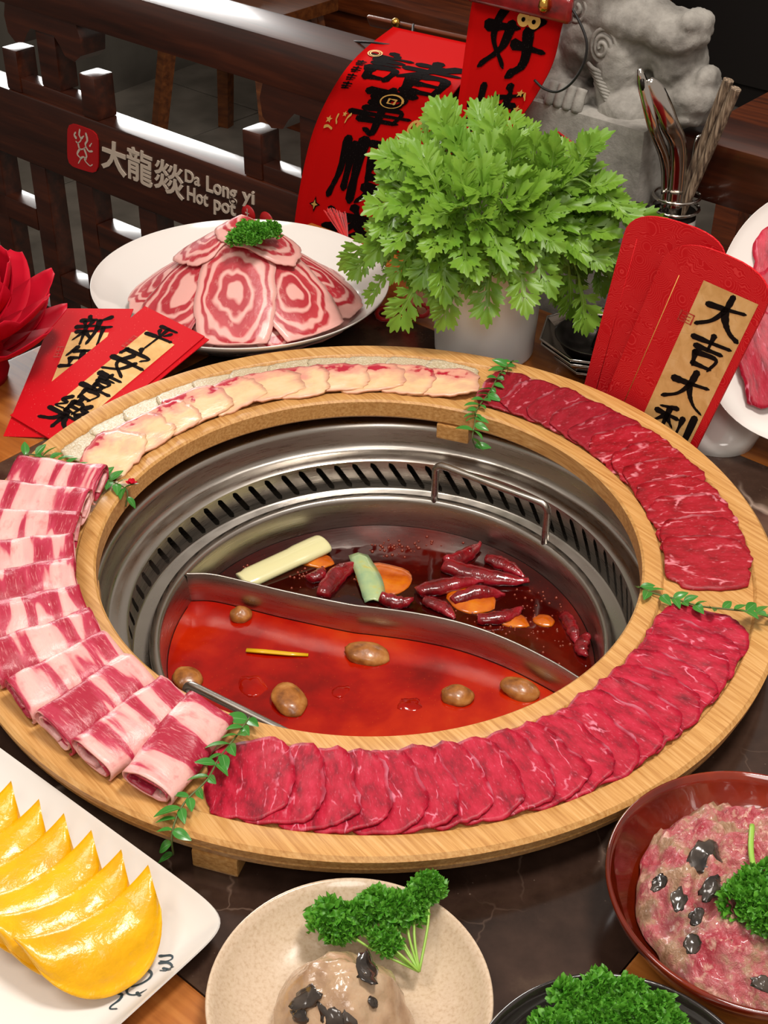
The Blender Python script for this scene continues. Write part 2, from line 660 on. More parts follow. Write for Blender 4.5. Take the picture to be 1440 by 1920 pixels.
for s in (-1.262, -1.073, -0.722, -0.50):
    rb('stub_post', s, s + 0.036, 0.006, 0.073, NR + 0.002, NR + 0.040, bev=0.004)
for s0, s1 in ((-1.226, -1.073), (-0.686, -0.50)):
    rb('stub_rail', s0, s1, 0.006, 0.030, NR + 0.004, NR + 0.032, bev=0.002)
for sc0 in (-1.150, -0.592):
    rb('centre_post', sc0 - 0.023, sc0 + 0.023, 0.03, 0.147, NR + 0.006, NR + 0.042, bev=0.003)
    # curled corbel under the rail
    prof = [(-0.085, 0.147), (0.085, 0.147), (0.092, 0.125), (0.088, 0.100), (0.072, 0.088), (0.050, 0.092), (0.040, 0.106), (0.028, 0.118),
            (-0.028, 0.118), (-0.040, 0.106), (-0.050, 0.092), (-0.072, 0.088), (-0.088, 0.100), (-0.092, 0.125)]
    n = len(prof)
    vs = [SN(sc0 + p[0], NR + 0.002, p[1]) for p in prof] + [SN(sc0 + p[0], NR + 0.05, p[1]) for p in prof]
    fs = [tuple(range(n)), tuple(reversed(range(n, 2 * n)))] + [(i, n + i, n + (i + 1) % n, (i + 1) % n) for i in range(n)]
    M('corbel', vs, fs, LQ, rail, True, auto=35)
for s in (-1.72, 0.83):
    rb('end_post', s, s + 0.06, FLOOR, 0.144, NR + 0.092, NR + 0.13)


# ---- lettering -----------------------------------------------------------
def text_mesh(body, offset=0.0, extrude=0.0, shear=0.0):
    cu = bpy.data.curves.new('letters', 'FONT')
    cu.body = body
    cu.offset = offset
    cu.extrude = extrude
    cu.shear = shear
    cu.resolution_u = 3
    o = bpy.data.objects.new('letters', cu)
    COL.objects.link(o)
    bpy.context.view_layer.update()
    dg = bpy.context.evaluated_depsgraph_get()
    me = bpy.data.meshes.new_from_object(o.evaluated_get(dg))
    vs = [v.co.copy() for v in me.vertices]
    fs = [tuple(p.vertices) for p in me.polygons]
    bpy.data.objects.remove(o)
    bpy.data.curves.remove(cu)
    bpy.data.meshes.remove(me)
    return vs, fs


def fit_text(body, mapper, mat, parent, name='character', offset=0.0, depth=0.0015):
    """map a glyph's bounding box onto the unit square and through mapper(u, v, h)"""
    vs, fs = text_mesh(body, offset, 0.01)
    x0, x1 = min(v.x for v in vs), max(v.x for v in vs)
    y0, y1 = min(v.y for v in vs), max(v.y for v in vs)
    out = [mapper((v.x - x0) / (x1 - x0), (v.y - y0) / (y1 - y0), (depth if v.z > 0 else 0.0)) for v in vs]
    return M(name, out, fs, mat, parent, False)


def rail_map(x0, ya, yb, x1, yc, yd):
    """pixel trapezoid on the sign board: left edge x0 (top ya, bottom yb), right edge x1"""
    a, b, c, d_ = onp(x0, ya, NR), onp(x0, yb, NR), onp(x1, yc, NR), onp(x1, yd, NR)

    def f(u, v, h):
        top = a.lerp(c, u)
        bot = b.lerp(d_, u)
        return bot.lerp(top, v) - N_ * (h + 0.0003)
    return f


CH = {
 '大': [[(.10, .60), (.5, .65), (.90, .72)], [(.54, .98), (.50, .62), (.33, .28), (.04, .06)], [(.50, .62), (.62, .36), (.80, .16), (1.0, .06)]],
 '吉': [[(.08, .76), (.5, .79), (.92, .83)], [(.50, 1.0), (.50, .60)], [(.22, .56), (.80, .60)], [(.27, .40), (.32, .06)], [(.27, .40), (.76, .43), (.70, .08)], [(.32, .09), (.70, .11)]],
 '利': [[(.45, .98), (.1, .86)], [(.03, .68), (.55, .70)], [(.3, .9), (.3, .02)], [(.28, .66), (.05, .35)], [(.32, .6), (.5, .42)], [(.68, .8), (.68, .35)], [(.92, .98), (.92, .06), (.8, .1)]],
 '平': [[(.2, .9), (.82, .95)], [(.30, .76), (.40, .64)], [(.74, .80), (.62, .66)], [(.02, .46), (.5, .52), (.98, .56)], [(.5, .92), (.5, .5), (.47, .0)]],
 '安': [[(.46, 1.0), (.54, .90)], [(.15, .82), (.10, .64)], [(.15, .80), (.86, .84), (.76, .68)], [(.46, .72), (.28, .32), (.72, .02)], [(.70, .54), (.50, .20), (.10, .0)], [(.02, .42), (.5, .46), (.98, .48)]],
 '喜': [[(.12, .90), (.88, .94)], [(.5, 1.0), (.5, .80)], [(.25, .79), (.75, .82)], [(.3, .70), (.34, .55)], [(.3, .70), (.72, .72), (.66, .55)], [(.34, .56), (.66, .57)], [(.38, .52), (.42, .42)], [(.62, .52), (.57, .42)], [(.0, .36), (.5, .40), (1.0, .43)], [(.28, .28), (.32, .0)], [(.28, .28), (.76, .30), (.68, .02)], [(.32, .03), (.68, .04)]],
 '樂': [[(.47, 1.0), (.40, .88)], [(.36, .86), (.38, .55)], [(.36, .86), (.64, .87), (.62, .55)], [(.37, .71), (.62, .72)], [(.38, .56), (.62, .57)], [(.2, .96), (.08, .78), (.24, .74), (.05, .54), (.28, .56)], [(.82, .96), (.72, .78), (.9, .74), (.70, .54), (.96, .56)], [(.0, .40), (1.0, .45)], [(.5, .5), (.5, .0)], [(.47, .4), (.3, .18), (.03, .05)], [(.53, .4), (.7, .18), (.99, .04)]],
 '新': [[(.28, 1.0), (.34, .92)], [(.08, .85), (.50, .88)], [(.20, .80), (.24, .70)], [(.42, .82), (.36, .70)], [(.0, .62), (.55, .67)], [(.06, .45), (.5, .48)], [(.29, .64), (.29, .03)], [(.27, .44), (.05, .18)], [(.31, .44), (.5, .26)], [(.92, .98), (.62, .84)], [(.62, .84), (.60, .45), (.48, .06)], [(.62, .58), (1.0, .63)], [(.80, .60), (.80, .0)]],
 '年': [[(.32, 1.0), (.10, .70)], [(.25, .84), (.88, .87)], [(.2, .58), (.82, .61)], [(.25, .58), (.25, .32)], [(.0, .28), (1.0, .35)], [(.53, .85), (.53, .0)]],
 '好': [[(.30, 1.0), (.16, .50), (.40, .14)], [(.44, .70), (.32, .36), (.02, .12)], [(.04, .62), (.52, .66)], [(.58, .90), (.94, .88), (.72, .62)], [(.72, .64), (.75, .20), (.56, .02)], [(.52, .44), (1.0, .40)]],
 '柿': [[(.02, .70), (.44, .74)], [(.22, 1.0), (.22, .0)], [(.2, .7), (.02, .35)], [(.24, .66), (.4, .5)], [(.70, 1.0), (.75, .9)], [(.48, .80), (1.0, .84)], [(.56, .62), (.56, .2)], [(.56, .62), (.95, .63), (.92, .25)], [(.75, .82), (.75, .0)]],
 '事': [[(.12, .91), (.90, .93)], [(.25, .82), (.27, .66)], [(.25, .82), (.76, .83), (.73, .66)], [(.26, .67), (.74, .67)], [(.2, .53), (.82, .55), (.78, .28)], [(.0, .40), (1.0, .42)], [(.2, .28), (.8, .28)], [(.5, 1.0), (.5, .05), (.36, .06)]],
 '順': [[(.12, .94), (.12, .45), (.02, .05)], [(.24, .86), (.22, .18)], [(.36, .96), (.34, .02)], [(.46, .92), (1.0, .93)], [(.72, .92), (.66, .80)], [(.53, .75), (.53, .22)], [(.53, .75), (.94, .77), (.93, .22)], [(.54, .58), (.92, .58)], [(.54, .40), (.92, .40)], [(.53, .23), (.93, .23)], [(.64, .2), (.45, .02)], [(.8, .2), (1.0, .02)]],
 '遂': [[(.10, .92), (.19, .80)], [(.04, .60), (.20, .62), (.10, .32), (.20, .20)], [(.0, .08), (.2, .2), (.5, .06), (1.0, .03)], [(.45, 1.0), (.52, .88)], [(.87, 1.0), (.76, .86)], [(.3, .81), (.97, .84)], [(.6, .82), (.34, .58)], [(.55, .66), (.69, .40), (.6, .18), (.48, .22)], [(.6, .56), (.34, .42)], [(.64, .44), (.34, .26)], [(.92, .7), (.68, .55)], [(.68, .55), (.97, .22)]],
 '諸': [[(.20, 1.0), (.27, .92)], [(.0, .83), (.43, .85)], [(.1, .72), (.35, .72)], [(.1, .60), (.35, .60)], [(.10, .46), (.12, .18)], [(.10, .46), (.37, .47), (.34, .18)], [(.12, .20), (.34, .20)], [(.55, .84), (.94, .86)], [(.72, 1.0), (.72, .66)], [(.45, .65), (1.0, .68)], [(.97, .93), (.47, .38)], [(.60, .46), (.60, .03)], [(.60, .46), (.93, .47), (.92, .03)], [(.61, .26), (.91, .26)], [(.6, .06), (.92, .06)]],
}


def brush(strokes, width, mapper, mat, parent, name='character', seed=1, h=0.0004):
    rr = random.Random(seed)
    vs, fs = [], []
    for st in strokes:
        pts = catmull([V((p[0], p[1], 0)) for p in st], 6)
        N = len(pts)
        k0 = len(vs)
        ww = width * rr.uniform(0.85, 1.2)
        taper = rr.uniform(0.35, 0.8)
        pts = [pts[0] + (pts[0] - pts[1]).normalized() * ww * 0.45] + pts + [pts[-1] + (pts[-1] - pts[-2]).normalized() * ww * 0.45]
        N = len(pts)
        for i, p in enumerate(pts):
            t = pts[min(i + 1, N - 1)] - pts[max(i - 1, 0)]
            t.normalize()
            q = V((-t.y, t.x, 0))
            s = i / (N - 1)
            w = ww * (1.08 - (1 - taper) * s + 0.15 * math.sin(s * PI * 2 + rr.random())) * (1 + 0.10 * rr.uniform(-1, 1))
            if i == 0:
                w *= 0.45
            if i == N - 1:
                w *= 0.25
            a, b = p + q * w * 0.5, p - q * w * 0.5
            vs += [mapper(a.x, a.y, h), mapper(b.x, b.y, h)]
        for i in range(N - 1):
            b = k0 + 2 * i
            fs.append((b, b + 1, b + 3, b + 2))
    return M(name, vs, fs, mat, parent, False)


# sign on the board: red emblem, three characters, latin name
emb = rail_map(128, 227, 309, 186, 248, 327)
pts = []
for k in range(32):
    a = 2 * PI * k / 32
    c, s = math.cos(a), math.sin(a)
    q = (abs(c) ** 5 + abs(s) ** 5) ** (-1 / 5)
    pts.append((0.5 + 0.5 * q * c, 0.5 + 0.5 * q * s))
vs = [emb(u, v_, 0.0) for u, v_ in pts] + [emb(u, v_, 0.002) for u, v_ in pts]
fs = [tuple(range(32, 64))] + [(i, (i + 1) % 32, 32 + (i + 1) % 32, 32 + i) for i in range(32)]
M('emblem', vs, fs, MAT['red_plate'], panel if False else rail, False)
flame = [[(.42, .92), (.40, .80), (.46, .70), (.36, .60), (.30, .62)], [(.62, .88), (.66, .74), (.60, .62), (.70, .50), (.82, .52)], [(.36, .60), (.42, .48), (.56, .52), (.62, .60)], [(.42, .48), (.34, .34), (.44, .26), (.38, .14)],
         [(.56, .52), (.64, .36), (.58, .26), (.74, .16), (.82, .20)], [(.44, .26), (.54, .32), (.62, .28)], [(.30, .70), (.24, .76), (.28, .82)], [(.48, .74), (.54, .80)], [(.74, .62), (.80, .70)]]
brush(flame, 0.045, lambda u, v_, h: emb(u, v_, h + 0.002), MAT['cream_letter'], rail, 'flame_figure', 3)
fit_text('大', rail_map(191, 258, 313, 238, 273, 335), MAT['cream_letter'], rail, offset=0.030)
fit_text('龍', rail_map(239, 270, 332, 287, 290, 354), MAT['cream_letter'], rail, offset=0.012)
fit_text('燚', rail_map(290, 293, 350, 346, 315, 378), MAT['cream_letter'], rail, offset=0.012)
fit_text('Da', rail_map(348, 317, 340, 376, 326, 350), MAT['cream_letter'], rail, 'letters', 0.02)
fit_text('Long', rail_map(388, 329, 367, 445, 348, 386), MAT['cream_letter'], rail, 'letters', 0.02)
fit_text('yi', rail_map(455, 352, 385, 478, 359, 392), MAT['cream_letter'], rail, 'letters', 0.02)
fit_text('Hot', rail_map(352, 348, 375, 391, 361, 388), MAT['cream_letter'], rail, 'letters', 0.02)
fit_text('pot', rail_map(402, 369, 401, 443, 382, 414), MAT['cream_letter'], rail, 'letters', 0.02)
for px, py in ((466, 401), (500, 414)):
    c = onp(px, py, NR)
    vs, fs = lathe([(0, 0.002), (0.012, 0.002), (0.0135, 0.0)], 24)
    rot = Matrix((E_, V((0, 0, 1)), -N_)).transposed()
    M('seal', [c + rot @ v_ for v_ in vs], fs, MAT['red_plate'], rail)
c0 = onp(466, 401, NR) - N_ * 0.0024
brush([[(.5, .95), (.5, .55)], [(.2, .6), (.8, .6)], [(.3, .3), (.7, .3)], [(.5, .55), (.5, .1)]], 0.12, lambda u, v_, h: c0 + E_ * (u - .5) * 0.012 + V((0, 0, (v_ - .5) * 0.018)), MAT['cream_letter'], rail, 'seal_character', 5)

# ------------------------------------------------------------------ serving board (ring)
H = 0.038
RI, RO = 0.2344, 0.350
board = thing('ring_serving_board', 'round bamboo serving board ring surrounding the hot pot', 'serving board', (0, 0, 0.0))
REC = 0.0335
prof = [(RI + 0.003, 0.017), (RI, 0.020), (RI, H - 0.002), (RI + 0.002, H), (RI + 0.0155, H), (RI + 0.0165, H - 0.0006), (RI + 0.0185, REC),
        (RO - 0.0235, REC), (RO - 0.0215, H - 0.0006), (RO - 0.0205, H), (RO - 0.003, H), (RO, H - 0.003), (RO - 0.001, H - 0.009), (RO - 0.0035, H - 0.011),
        (RO - 0.0025, H - 0.013), (RO - 0.004, 0.0195), (RO - 0.008, 0.017)]
vs, fs = lathe(prof + [prof[0]], 192)
M('ring', vs, fs, MAT['bamboo'], board, True, auto=32)
for a in (-107, 70, -15, 192):
    ar = math.radians(a)
    b = box((0.112, 0.034, 0.017), 0.002)
    m = Matrix.Translation((math.cos(ar) * 0.2895, math.sin(ar) * 0.2895, 0.0085)) @ Matrix.Rotation(ar, 4, 'Z')
    M('foot', *xf(b, m), MAT['bamboo'], board, False)

# ------------------------------------------------------------------ burner well with slotted ring
PC = V((0.0115, 0.0, 0))
well = thing('burner_well', 'round stainless steel burner well with slanted vent slots set into the table', 'burner well', (PC.x, 0, -0.12))
ST = MAT['steel']
vs, fs = lathe([(0.2765, 0.0003), (0.274, 0.0016), (0.252, 0.0022), (0.249, 0.0015), (0.2470, -0.004), (0.2455, -0.019), (0.2445, -0.0235), (0.240, -0.0265), (0.234, -0.0255), (0.2300, -0.0270), (0.2270, -0.0275), (0.2250, -0.0290)], 160, c=PC)
M('well_wall', vs, fs, ST, well)
NS, ZT, ZB, RS = 75, -0.029, -0.0625, 0.2250
vs, fs = [], []
cell = 2 * PI / NS


def wall_pt(a, z):
    return PC + V((RS * math.cos(a), RS * math.sin(a), z))


for k in range(NS):
    a0 = k * cell
    zc, hl, hw, slant = -0.0460, 0.0112, 0.0033, 0.0068
    base = len(vs)
    MM = 24
    outer, inner = [], []
    for i in range(MM):
        t = 2 * PI * i / MM
        c, s = math.cos(t), math.sin(t)
        q = 1 / max(abs(c), abs(s))
        outer.append((q * c, q * s))
        # capsule
        y = hl if s > 0 else -hl
        x2, y2 = hw * c, hw * s + (hl if s > 1e-6 else (-hl if s < -1e-6 else 0))
        inner.append((x2, y2))
    for (u, w) in outer:
        vs.append(wall_pt(a0 + u * cell / 2, (ZT + ZB) / 2 + w * (ZT - ZB) / 2))
    for (x2, y2) in inner:
        vs.append(wall_pt(a0 + x2 / RS + slant * (y2 / hl) / RS, zc + y2))
    for i in range(MM):
        j = (i + 1) % MM
        fs.append((base + i, base + j, base + MM + j, base + MM + i))
M('slotted_ring', vs, fs, ST, well, True, auto=50)
vs, fs = lathe([(0.2425, -0.0262), (0.2480, -0.030), (0.2485, -0.0440), (0.320, -0.0480), (0.320, -0.160), (0.0, -0.162)], 96, c=PC)
M('burner_chamber', vs, fs, ST, well)
vs, fs = lathe([(0.2250, -0.0625), (0.2235, -0.0640), (0.2090, -0.0645), (0.2075, -0.066)], 160, c=PC)
M('inner_ledge', vs, fs, ST, well)

# ------------------------------------------------------------------ pot
pot = thing('hot_pot', 'stainless steel split hot pot with wavy divider and bar handles', 'pot', (PC.x, 0, -0.14))
prof = [(0.1985, -0.1375), (0.2005, -0.10), (0.2015, -0.0625), (0.2085, -0.0605), (0.2095, -0.0595), (0.2090, -0.0580), (0.2030, -0.0572), (0.2010, -0.0580), (0.1995, -0.0620), (0.1975, -0.0800), (0.1950, -0.100), (0.193, -0.130), (0.0, -0.132)]
POTP = V((PC.x, 0, 0))
vs, fs = lathe(prof + [(0.0, -0.1375), prof[0]], 160, c=POTP)
M('pot_body', vs, fs, ST, pot)
dv = [(-0.178, 0.070), (-0.152, 0.070), (-0.117, 0.059), (-0.080, 0.046), (-0.020, 0.028), (0.003, 0.024), (0.044, 0.016), (0.085, 0.003), (0.124, -0.018), (0.161, -0.046), (0.186, -0.070)]
dvp = catmull([(x, y, 0) for x, y in dv], 5)
dvp[0] = V((-0.1745, 0.0705, 0))
vs, fs = [], []
tw = 0.0011
for i, p in enumerate(dvp):
    t = dvp[min(i + 1, len(dvp) - 1)] - dvp[max(i - 1, 0)]
    t.normalize()
    q = V((-t.y, t.x, 0)) * tw
    zt = -0.0565
    for off, z in ((q, -0.131), (q, zt - 0.0008), (q * 0.4, zt), (-q * 0.4, zt), (-q, zt - 0.0008), (-q, -0.131)):
        vs.append(p + off + V((0, 0, z)))
for i in range(len(dvp) - 1):
    for k in range(6):
        k2 = (k + 1) % 6
        fs.append((i * 6 + k, i * 6 + k2, (i + 1) * 6 + k2, (i + 1) * 6 + k))
M('divider', vs, fs, ST, pot)


def handle(a_deg, half=18.2):
    a1, a2 = math.radians(a_deg - half), math.radians(a_deg + half)
    r0 = 0.2040
    zt = -0.0125
    p1 = PC + V((r0 * math.cos(a1), r0 * math.sin(a1), -0.059))
    p2 = PC + V((r0 * math.cos(a2), r0 * math.sin(a2), -0.059))
    path = [p1, p1 + V((0, 0, 0.012)), V((p1.x, p1.y, zt - 0.010))]
    for k in range(1, 6):
        t = k / 6 * PI / 2
        path.append(V((p1.x, p1.y, zt - 0.009)) + (p2 - p1).normalized() * 0.009 * (1 - math.cos(t)) + V((0, 0, 0.009 * math.sin(t))))
    mid = [V((p1.x, p1.y, zt)).lerp(V((p2.x, p2.y, zt)), t) for t in (0.1, 0.3, 0.5, 0.7, 0.9)]
    path += mid
    for k in range(1, 6):
        t = PI / 2 - k / 6 * PI / 2
        path.append(V((p2.x, p2.y, zt - 0.009)) - (p2 - p1).normalized() * 0.009 * (1 - math.cos(t)) + V((0, 0, 0.009 * math.sin(t))))
    path += [V((p2.x, p2.y, zt - 0.010)), p2 + V((0, 0, 0.012)), p2]
    M('handle', *tube(path, 0.0037, 12), MAT['steel'], pot)


handle(57.0)
handle(237.0)

# ------------------------------------------------------------------ broth
ZS = -0.090
RSOUP = 0.1957


def broth(side, z):
    """polygon of the pot interior on one side of the divider"""
    line = [p for p in dvp]
    edge = [(p - POTP) for p in line]
    q0, q1 = line[0] - POTP, line[-1] - POTP
    a0, a1 = math.atan2(q0.y, q0.x), math.atan2(q1.y, q1.x)
    poly = []
    for i, p in enumerate(line):
        t = line[min(i + 1, len(line) - 1)] - line[max(i - 1, 0)]
        t.normalize()
        poly.append(V((p.x, p.y, 0)) + V((-t.y, t.x, 0)) * (0.0016 * side))
    ring = []
    if side > 0:
        aa, bb = a1, a0
        if bb < aa:
            bb += 2 * PI
    else:
        aa, bb = a1, a0
        while bb > aa:
            bb -= 2 * PI
    for k in range(1, 60):
        a = aa + (bb - aa) * k / 60
        ring.append(POTP + V((RSOUP * math.cos(a), RSOUP * math.sin(a), 0)))
    poly = poly + ring
    n = len(poly)
    vs = [V((p.x, p.y, z)) for p in poly] + [V((p.x, p.y, -0.1295)) for p in poly]
    fs = [tuple(range(n)), tuple(reversed(range(n, 2 * n)))] + [(i, n + i, n + (i + 1) % n, (i + 1) % n) for i in range(n)]
    return vs, fs


def smooth_top(o):
    pass


g = G('tomato_broth', '#8e1002', 0.10, Specular_IOR_Level=0.3)
v = g.obj()
f = g.noise(g.warp(v, 9.0, 0.06), 10.0, 5.0)
c = g.ramp(f, [(0.30, '#5f0401'), (0.48, '#980d02'), (0.62, '#b02305'), (0.78, '#bb4010')])
fl_ = g.ramp(g.vor(v, 190.0), [(0.0, 1.0), (0.12, 0.0)])
c = g.mix(g.math('MULTIPLY', fl_, 0.35), c, '#d86018')
g.set(Base_Color=c)
g.bump(g.noise(v, 35.0, 2.0), 0.12, 0.003)
MAT['tomato'] = g.m
g = G('chili_oil_broth', '#2a0302', 0.07)
f = g.noise(g.warp(g.obj(), 9.0, 0.08), 9.0, 5.0)
c = g.ramp(f, [(0.35, '#1c0201'), (0.55, '#350403'), (0.72, '#5c0c04')])
dr = g.ramp(g.vor(g.obj(), 150.0), [(0.0, 1.0), (0.16, 0.0)])
c = g.mix(g.math('MULTIPLY', dr, 0.25), c, '#8a2408')
g.set(Base_Color=c)
g.bump(g.noise(g.obj(), 40.0, 2.0), 0.12, 0.003)
MAT['chili_oil'] = g.m
b1 = M('broth', *broth(-1, ZS), MAT['tomato'], None, False)
tag(b1, 'bright orange red broth with mushrooms in the hot pot half', 'broth')
b2 = M('broth', *broth(1, ZS), MAT['chili_oil'], None, False)
tag(b2, 'dark chili oil broth with dried chilies in the hot pot half', 'broth')
# ------------------------------------------------------------------ food materials
def meat(name, reds, veinc, vein_scale, vein_w, gate=(0.50, 0.62), rough=0.46, bumps=0.25, stretch=(1.0, 0.45, 1.0)):
    g = G(name, reds[1], rough, Specular_IOR_Level=0.35, Subsurface_Weight=0.06, Subsurface_Radius=(0.004, 0.001, 0.001), Subsurface_Scale=0.5)
    v = g.shift(g.uvw(), 19.0)
    f = g.noise(g.map(v, (2.2, 1.0, 1.0)), 2.0, 6.0, 0.62)
    c = g.ramp(f, [(0.28, reds[0]), (0.5, reds[1]), (0.74, reds[2])])
    wv = g.warp(g.map(v, stretch), 3.2, 0.34, 3.0)
    ve = g.vor(wv, vein_scale, 'DISTANCE_TO_EDGE')
    vm = g.ramp(ve, [(0.0, 1.0), (vein_w, 0.75), (vein_w * 2.6, 0.0)])
    ga = g.ramp(g.noise(v, 2.6, 2.0), [(gate[0], 0.0), (gate[1], 1.0)])
    c = g.mix(g.math('MULTIPLY', vm, ga), c, veinc)
    fine = g.ramp(g.noise(g.map(v, (26, 9, 9)), 1.0, 2.0), [(0.60, 0.0), (0.74, 0.5)])
    c = g.mix(g.math('MULTIPLY', fine, 0.5), c, veinc)
    # pale rim of fat along one edge
    u = g.xyz(g.uvw())
    ed = g.ramp(u[0], [(0.90, 0.0), (0.97, 0.75)])
    c = g.mix(g.math('MULTIPLY', ed, g.ramp(g.noise(v, 1.7, 1.0), [(0.42, 0.0), (0.60, 1.0)])), c, veinc)
    g.set(Base_Color=c)
    g.bump(g.noise(g.map(v, (9, 5, 5)), 1.0, 5.0), bumps, 0.0012)
    return g.m


MAT['beef'] = meat('beef', ('#6a0418', '#a60c2a', '#c02440'), '#d97c90', 1.8, 0.012, (0.50, 0.64))
MAT['beef_marbled'] = meat('marbled_beef', ('#74060f', '#9a0e1e', '#ad1e30'), '#d5808a', 1.5, 0.016, (0.47, 0.58))
MAT['beef_plain'] = meat('lean_beef', ('#78101c', '#8f1424', '#9c2030'), '#c06a76', 1.3, 0.016, (0.50, 0.60))

g = G('fatty_beef', '#c8304e', 0.36, Subsurface_Weight=0.08, Subsurface_Radius=(0.004, 0.0015, 0.001), Subsurface_Scale=0.5)
v = g.shift(g.uvw(), 23.0)
wv = g.warp(g.map(v, (0.22, 1.0, 1.0)), 0.9, 0.5, 3.0)
w = g.noise(wv, 1.15, 2.0, 0.45)
c = g.ramp(w, [(0.40, '#a31a35'), (0.485, '#b93550'), (0.515, '#dd9c98'), (0.62, '#e6b1a9')])
f = g.noise(g.map(v, (3, 14, 5)), 1.0, 4.0)
c = g.mix(g.ramp(f, [(0.56, 0.0), (0.70, 0.5)]), c, '#ea9fa0')
c = g.mix(g.ramp(g.noise(v, 2.1, 3.0), [(0.55, 0.0), (0.70, 0.35)]), c, '#a11130')
g.set(Base_Color=c)
g.bump(g.noise(g.map(v, (6, 9, 6)), 1.0, 4.0), 0.3, 0.0012)
MAT['fatty_beef'] = g.m

g = G('lamb', '#c8434a', 0.32, Subsurface_Weight=0.06, Subsurface_Radius=(0.004, 0.0015, 0.001), Subsurface_Scale=0.5)
u0 = g.uvw()
v = g.shift(u0, 13.0)
wv = g.warp(u0, 1.6, 0.30, 2.0)
wv = g.n('ShaderNodeVectorMath', {'operation': 'ADD'}, {0: wv, 1: g.n('ShaderNodeVectorMath', {'operation': 'SCALE'}, {0: g.n('ShaderNodeVectorMath', {'operation': 'SUBTRACT'}, {0: g.noise(v, 1.2, 2.0, out=1), 1: (0.5, 0.5, 0.5)}), 3: 0.55})})
x = g.xyz(wv)
rad = g.math('SQRT', g.math('ADD', g.math('POWER', g.math('ABSOLUTE', x[0]), 2.0), g.math('POWER', g.math('ABSOLUTE', x[1]), 2.0)))
rad = g.math('ADD', g.math('MULTIPLY', rad, 0.8), g.math('MULTIPLY', g.math('SUBTRACT', g.rnd(), 0.6), 0.16))
RED, FAT = '#ac2c36', '#dfa59c'
c = g.ramp(rad, [(0.0, FAT), (0.16, FAT), (0.20, RED), (0.30, RED), (0.335, FAT), (0.36, FAT), (0.40, RED), (0.53, '#b93a42'), (0.56, FAT), (0.61, FAT), (0.645, RED), (0.70, RED), (0.735, FAT), (1.0, '#e3aaa2')])
c = g.mix(g.ramp(g.noise(g.map(v, (7, 7, 7)), 1.0, 4.0), [(0.56, 0.0), (0.72, 0.5)]), c, FAT)
g.set(Base_Color=c)
g.bump(g.noise(g.map(v, (6, 6, 6)), 1.0, 5.0), 0.25, 0.001)
MAT['lamb'] = g.m

g = G('fish', '#e2bd92', 0.26, Subsurface_Weight=0.12, Subsurface_Radius=(0.004, 0.002, 0.0015), Subsurface_Scale=0.6)
u = g.xyz(g.uvw())
v = g.shift(g.uvw(), 29.0)
f = g.noise(v, 1.5, 4.0)
c = g.ramp(f, [(0.30, '#d8a98a'), (0.50, '#e3bf92'), (0.72, '#e6c8a0')])
e = g.math('ADD', u[1], g.math('MULTIPLY', g.math('SUBTRACT', g.noise(v, 1.3, 3.0), 0.5), 2.6))
pk = g.ramp(g.math('MULTIPLY', e, 0.5), [(0.05, 0.0), (0.36, 1.0)])
c = g.mix(g.math('MULTIPLY', pk, 0.8), c, '#d88b80')
bl = g.ramp(g.math('MULTIPLY', g.math('SUBTRACT', g.math('ADD', e, g.math('MULTIPLY', g.noise(g.map(v, (6, 2, 2)), 1.0, 3.0), 0.5)), 1.02), 6.0), [(0.0, 0.0), (1.0, 1.0)])
c = g.mix(bl, c, '#b01a34')
ax = g.math('MAXIMUM', g.math('ABSOLUTE', u[0]), g.math('ABSOLUTE', u[1]))
c = g.mix(g.ramp(ax, [(0.80, 0.0), (0.98, 0.5)]), c, '#d9958a')
g.set(Base_Color=c)
g.bump(g.noise(g.map(v, (8, 8, 8)), 1.0, 5.0), 0.35, 0.001)
MAT['fish'] = g.m
g = G('fish_skin_side', '#c9ba9c', 0.22, Subsurface_Weight=0.1, Subsurface_Scale=0.5, Subsurface_Radius=(0.003, 0.002, 0.0015))
v = g.shift(g.uvw(), 31.0)
f = g.noise(g.map(v, (14, 14, 14)), 1.0, 3.0)
g.set(Base_Color=g.ramp(f, [(0.35, '#b9a888'), (0.55, '#cbbb9c'), (0.68, '#e2d8c2')]))
g.bump(f, 0.5, 0.0015)
MAT['fish_pale'] = g.m

g = G('dumpling_dough', '#eaa700', 0.28, Subsurface_Weight=0.1, Subsurface_Radius=(0.006, 0.003, 0.0005), Subsurface_Scale=0.6, Coat_Weight=0.15, Coat_Roughness=0.1)
f = g.noise(g.shift(g.obj(), 5.0), 30.0, 4.0)
g.set(Base_Color=g.ramp(f, [(0.3, '#d49a00'), (0.6, '#ecb000'), (0.8, '#f2bf18')]))
g.bump(g.noise(g.shift(g.obj(), 5.0), 75.0, 4.0), 0.55, 0.003)
MAT['dumpling'] = g.m

g = G('fish_paste', '#b39471', 0.2, Subsurface_Weight=0.1, Subsurface_Scale=0.5, Subsurface_Radius=(0.004, 0.002, 0.001), Coat_Weight=0.3)
f = g.noise(g.obj(), 45.0, 5.0)
c = g.ramp(f, [(0.3, '#94745a'), (0.5, '#b39475'), (0.7, '#c2a88a')])
sp = g.ramp(g.vor(g.obj(), 130.0), [(0.0, 1.0), (0.09, 0.0)])
sp = g.math('MULTIPLY', sp, g.ramp(g.noise(g.obj(), 60.0), [(0.5, 0.0), (0.6, 0.8)]))
g.set(Base_Color=g.mix(sp, c, '#4d3422'))
g.bump(g.noise(g.obj(), 120.0, 5.0), 0.4, 0.002)
MAT['paste'] = g.m

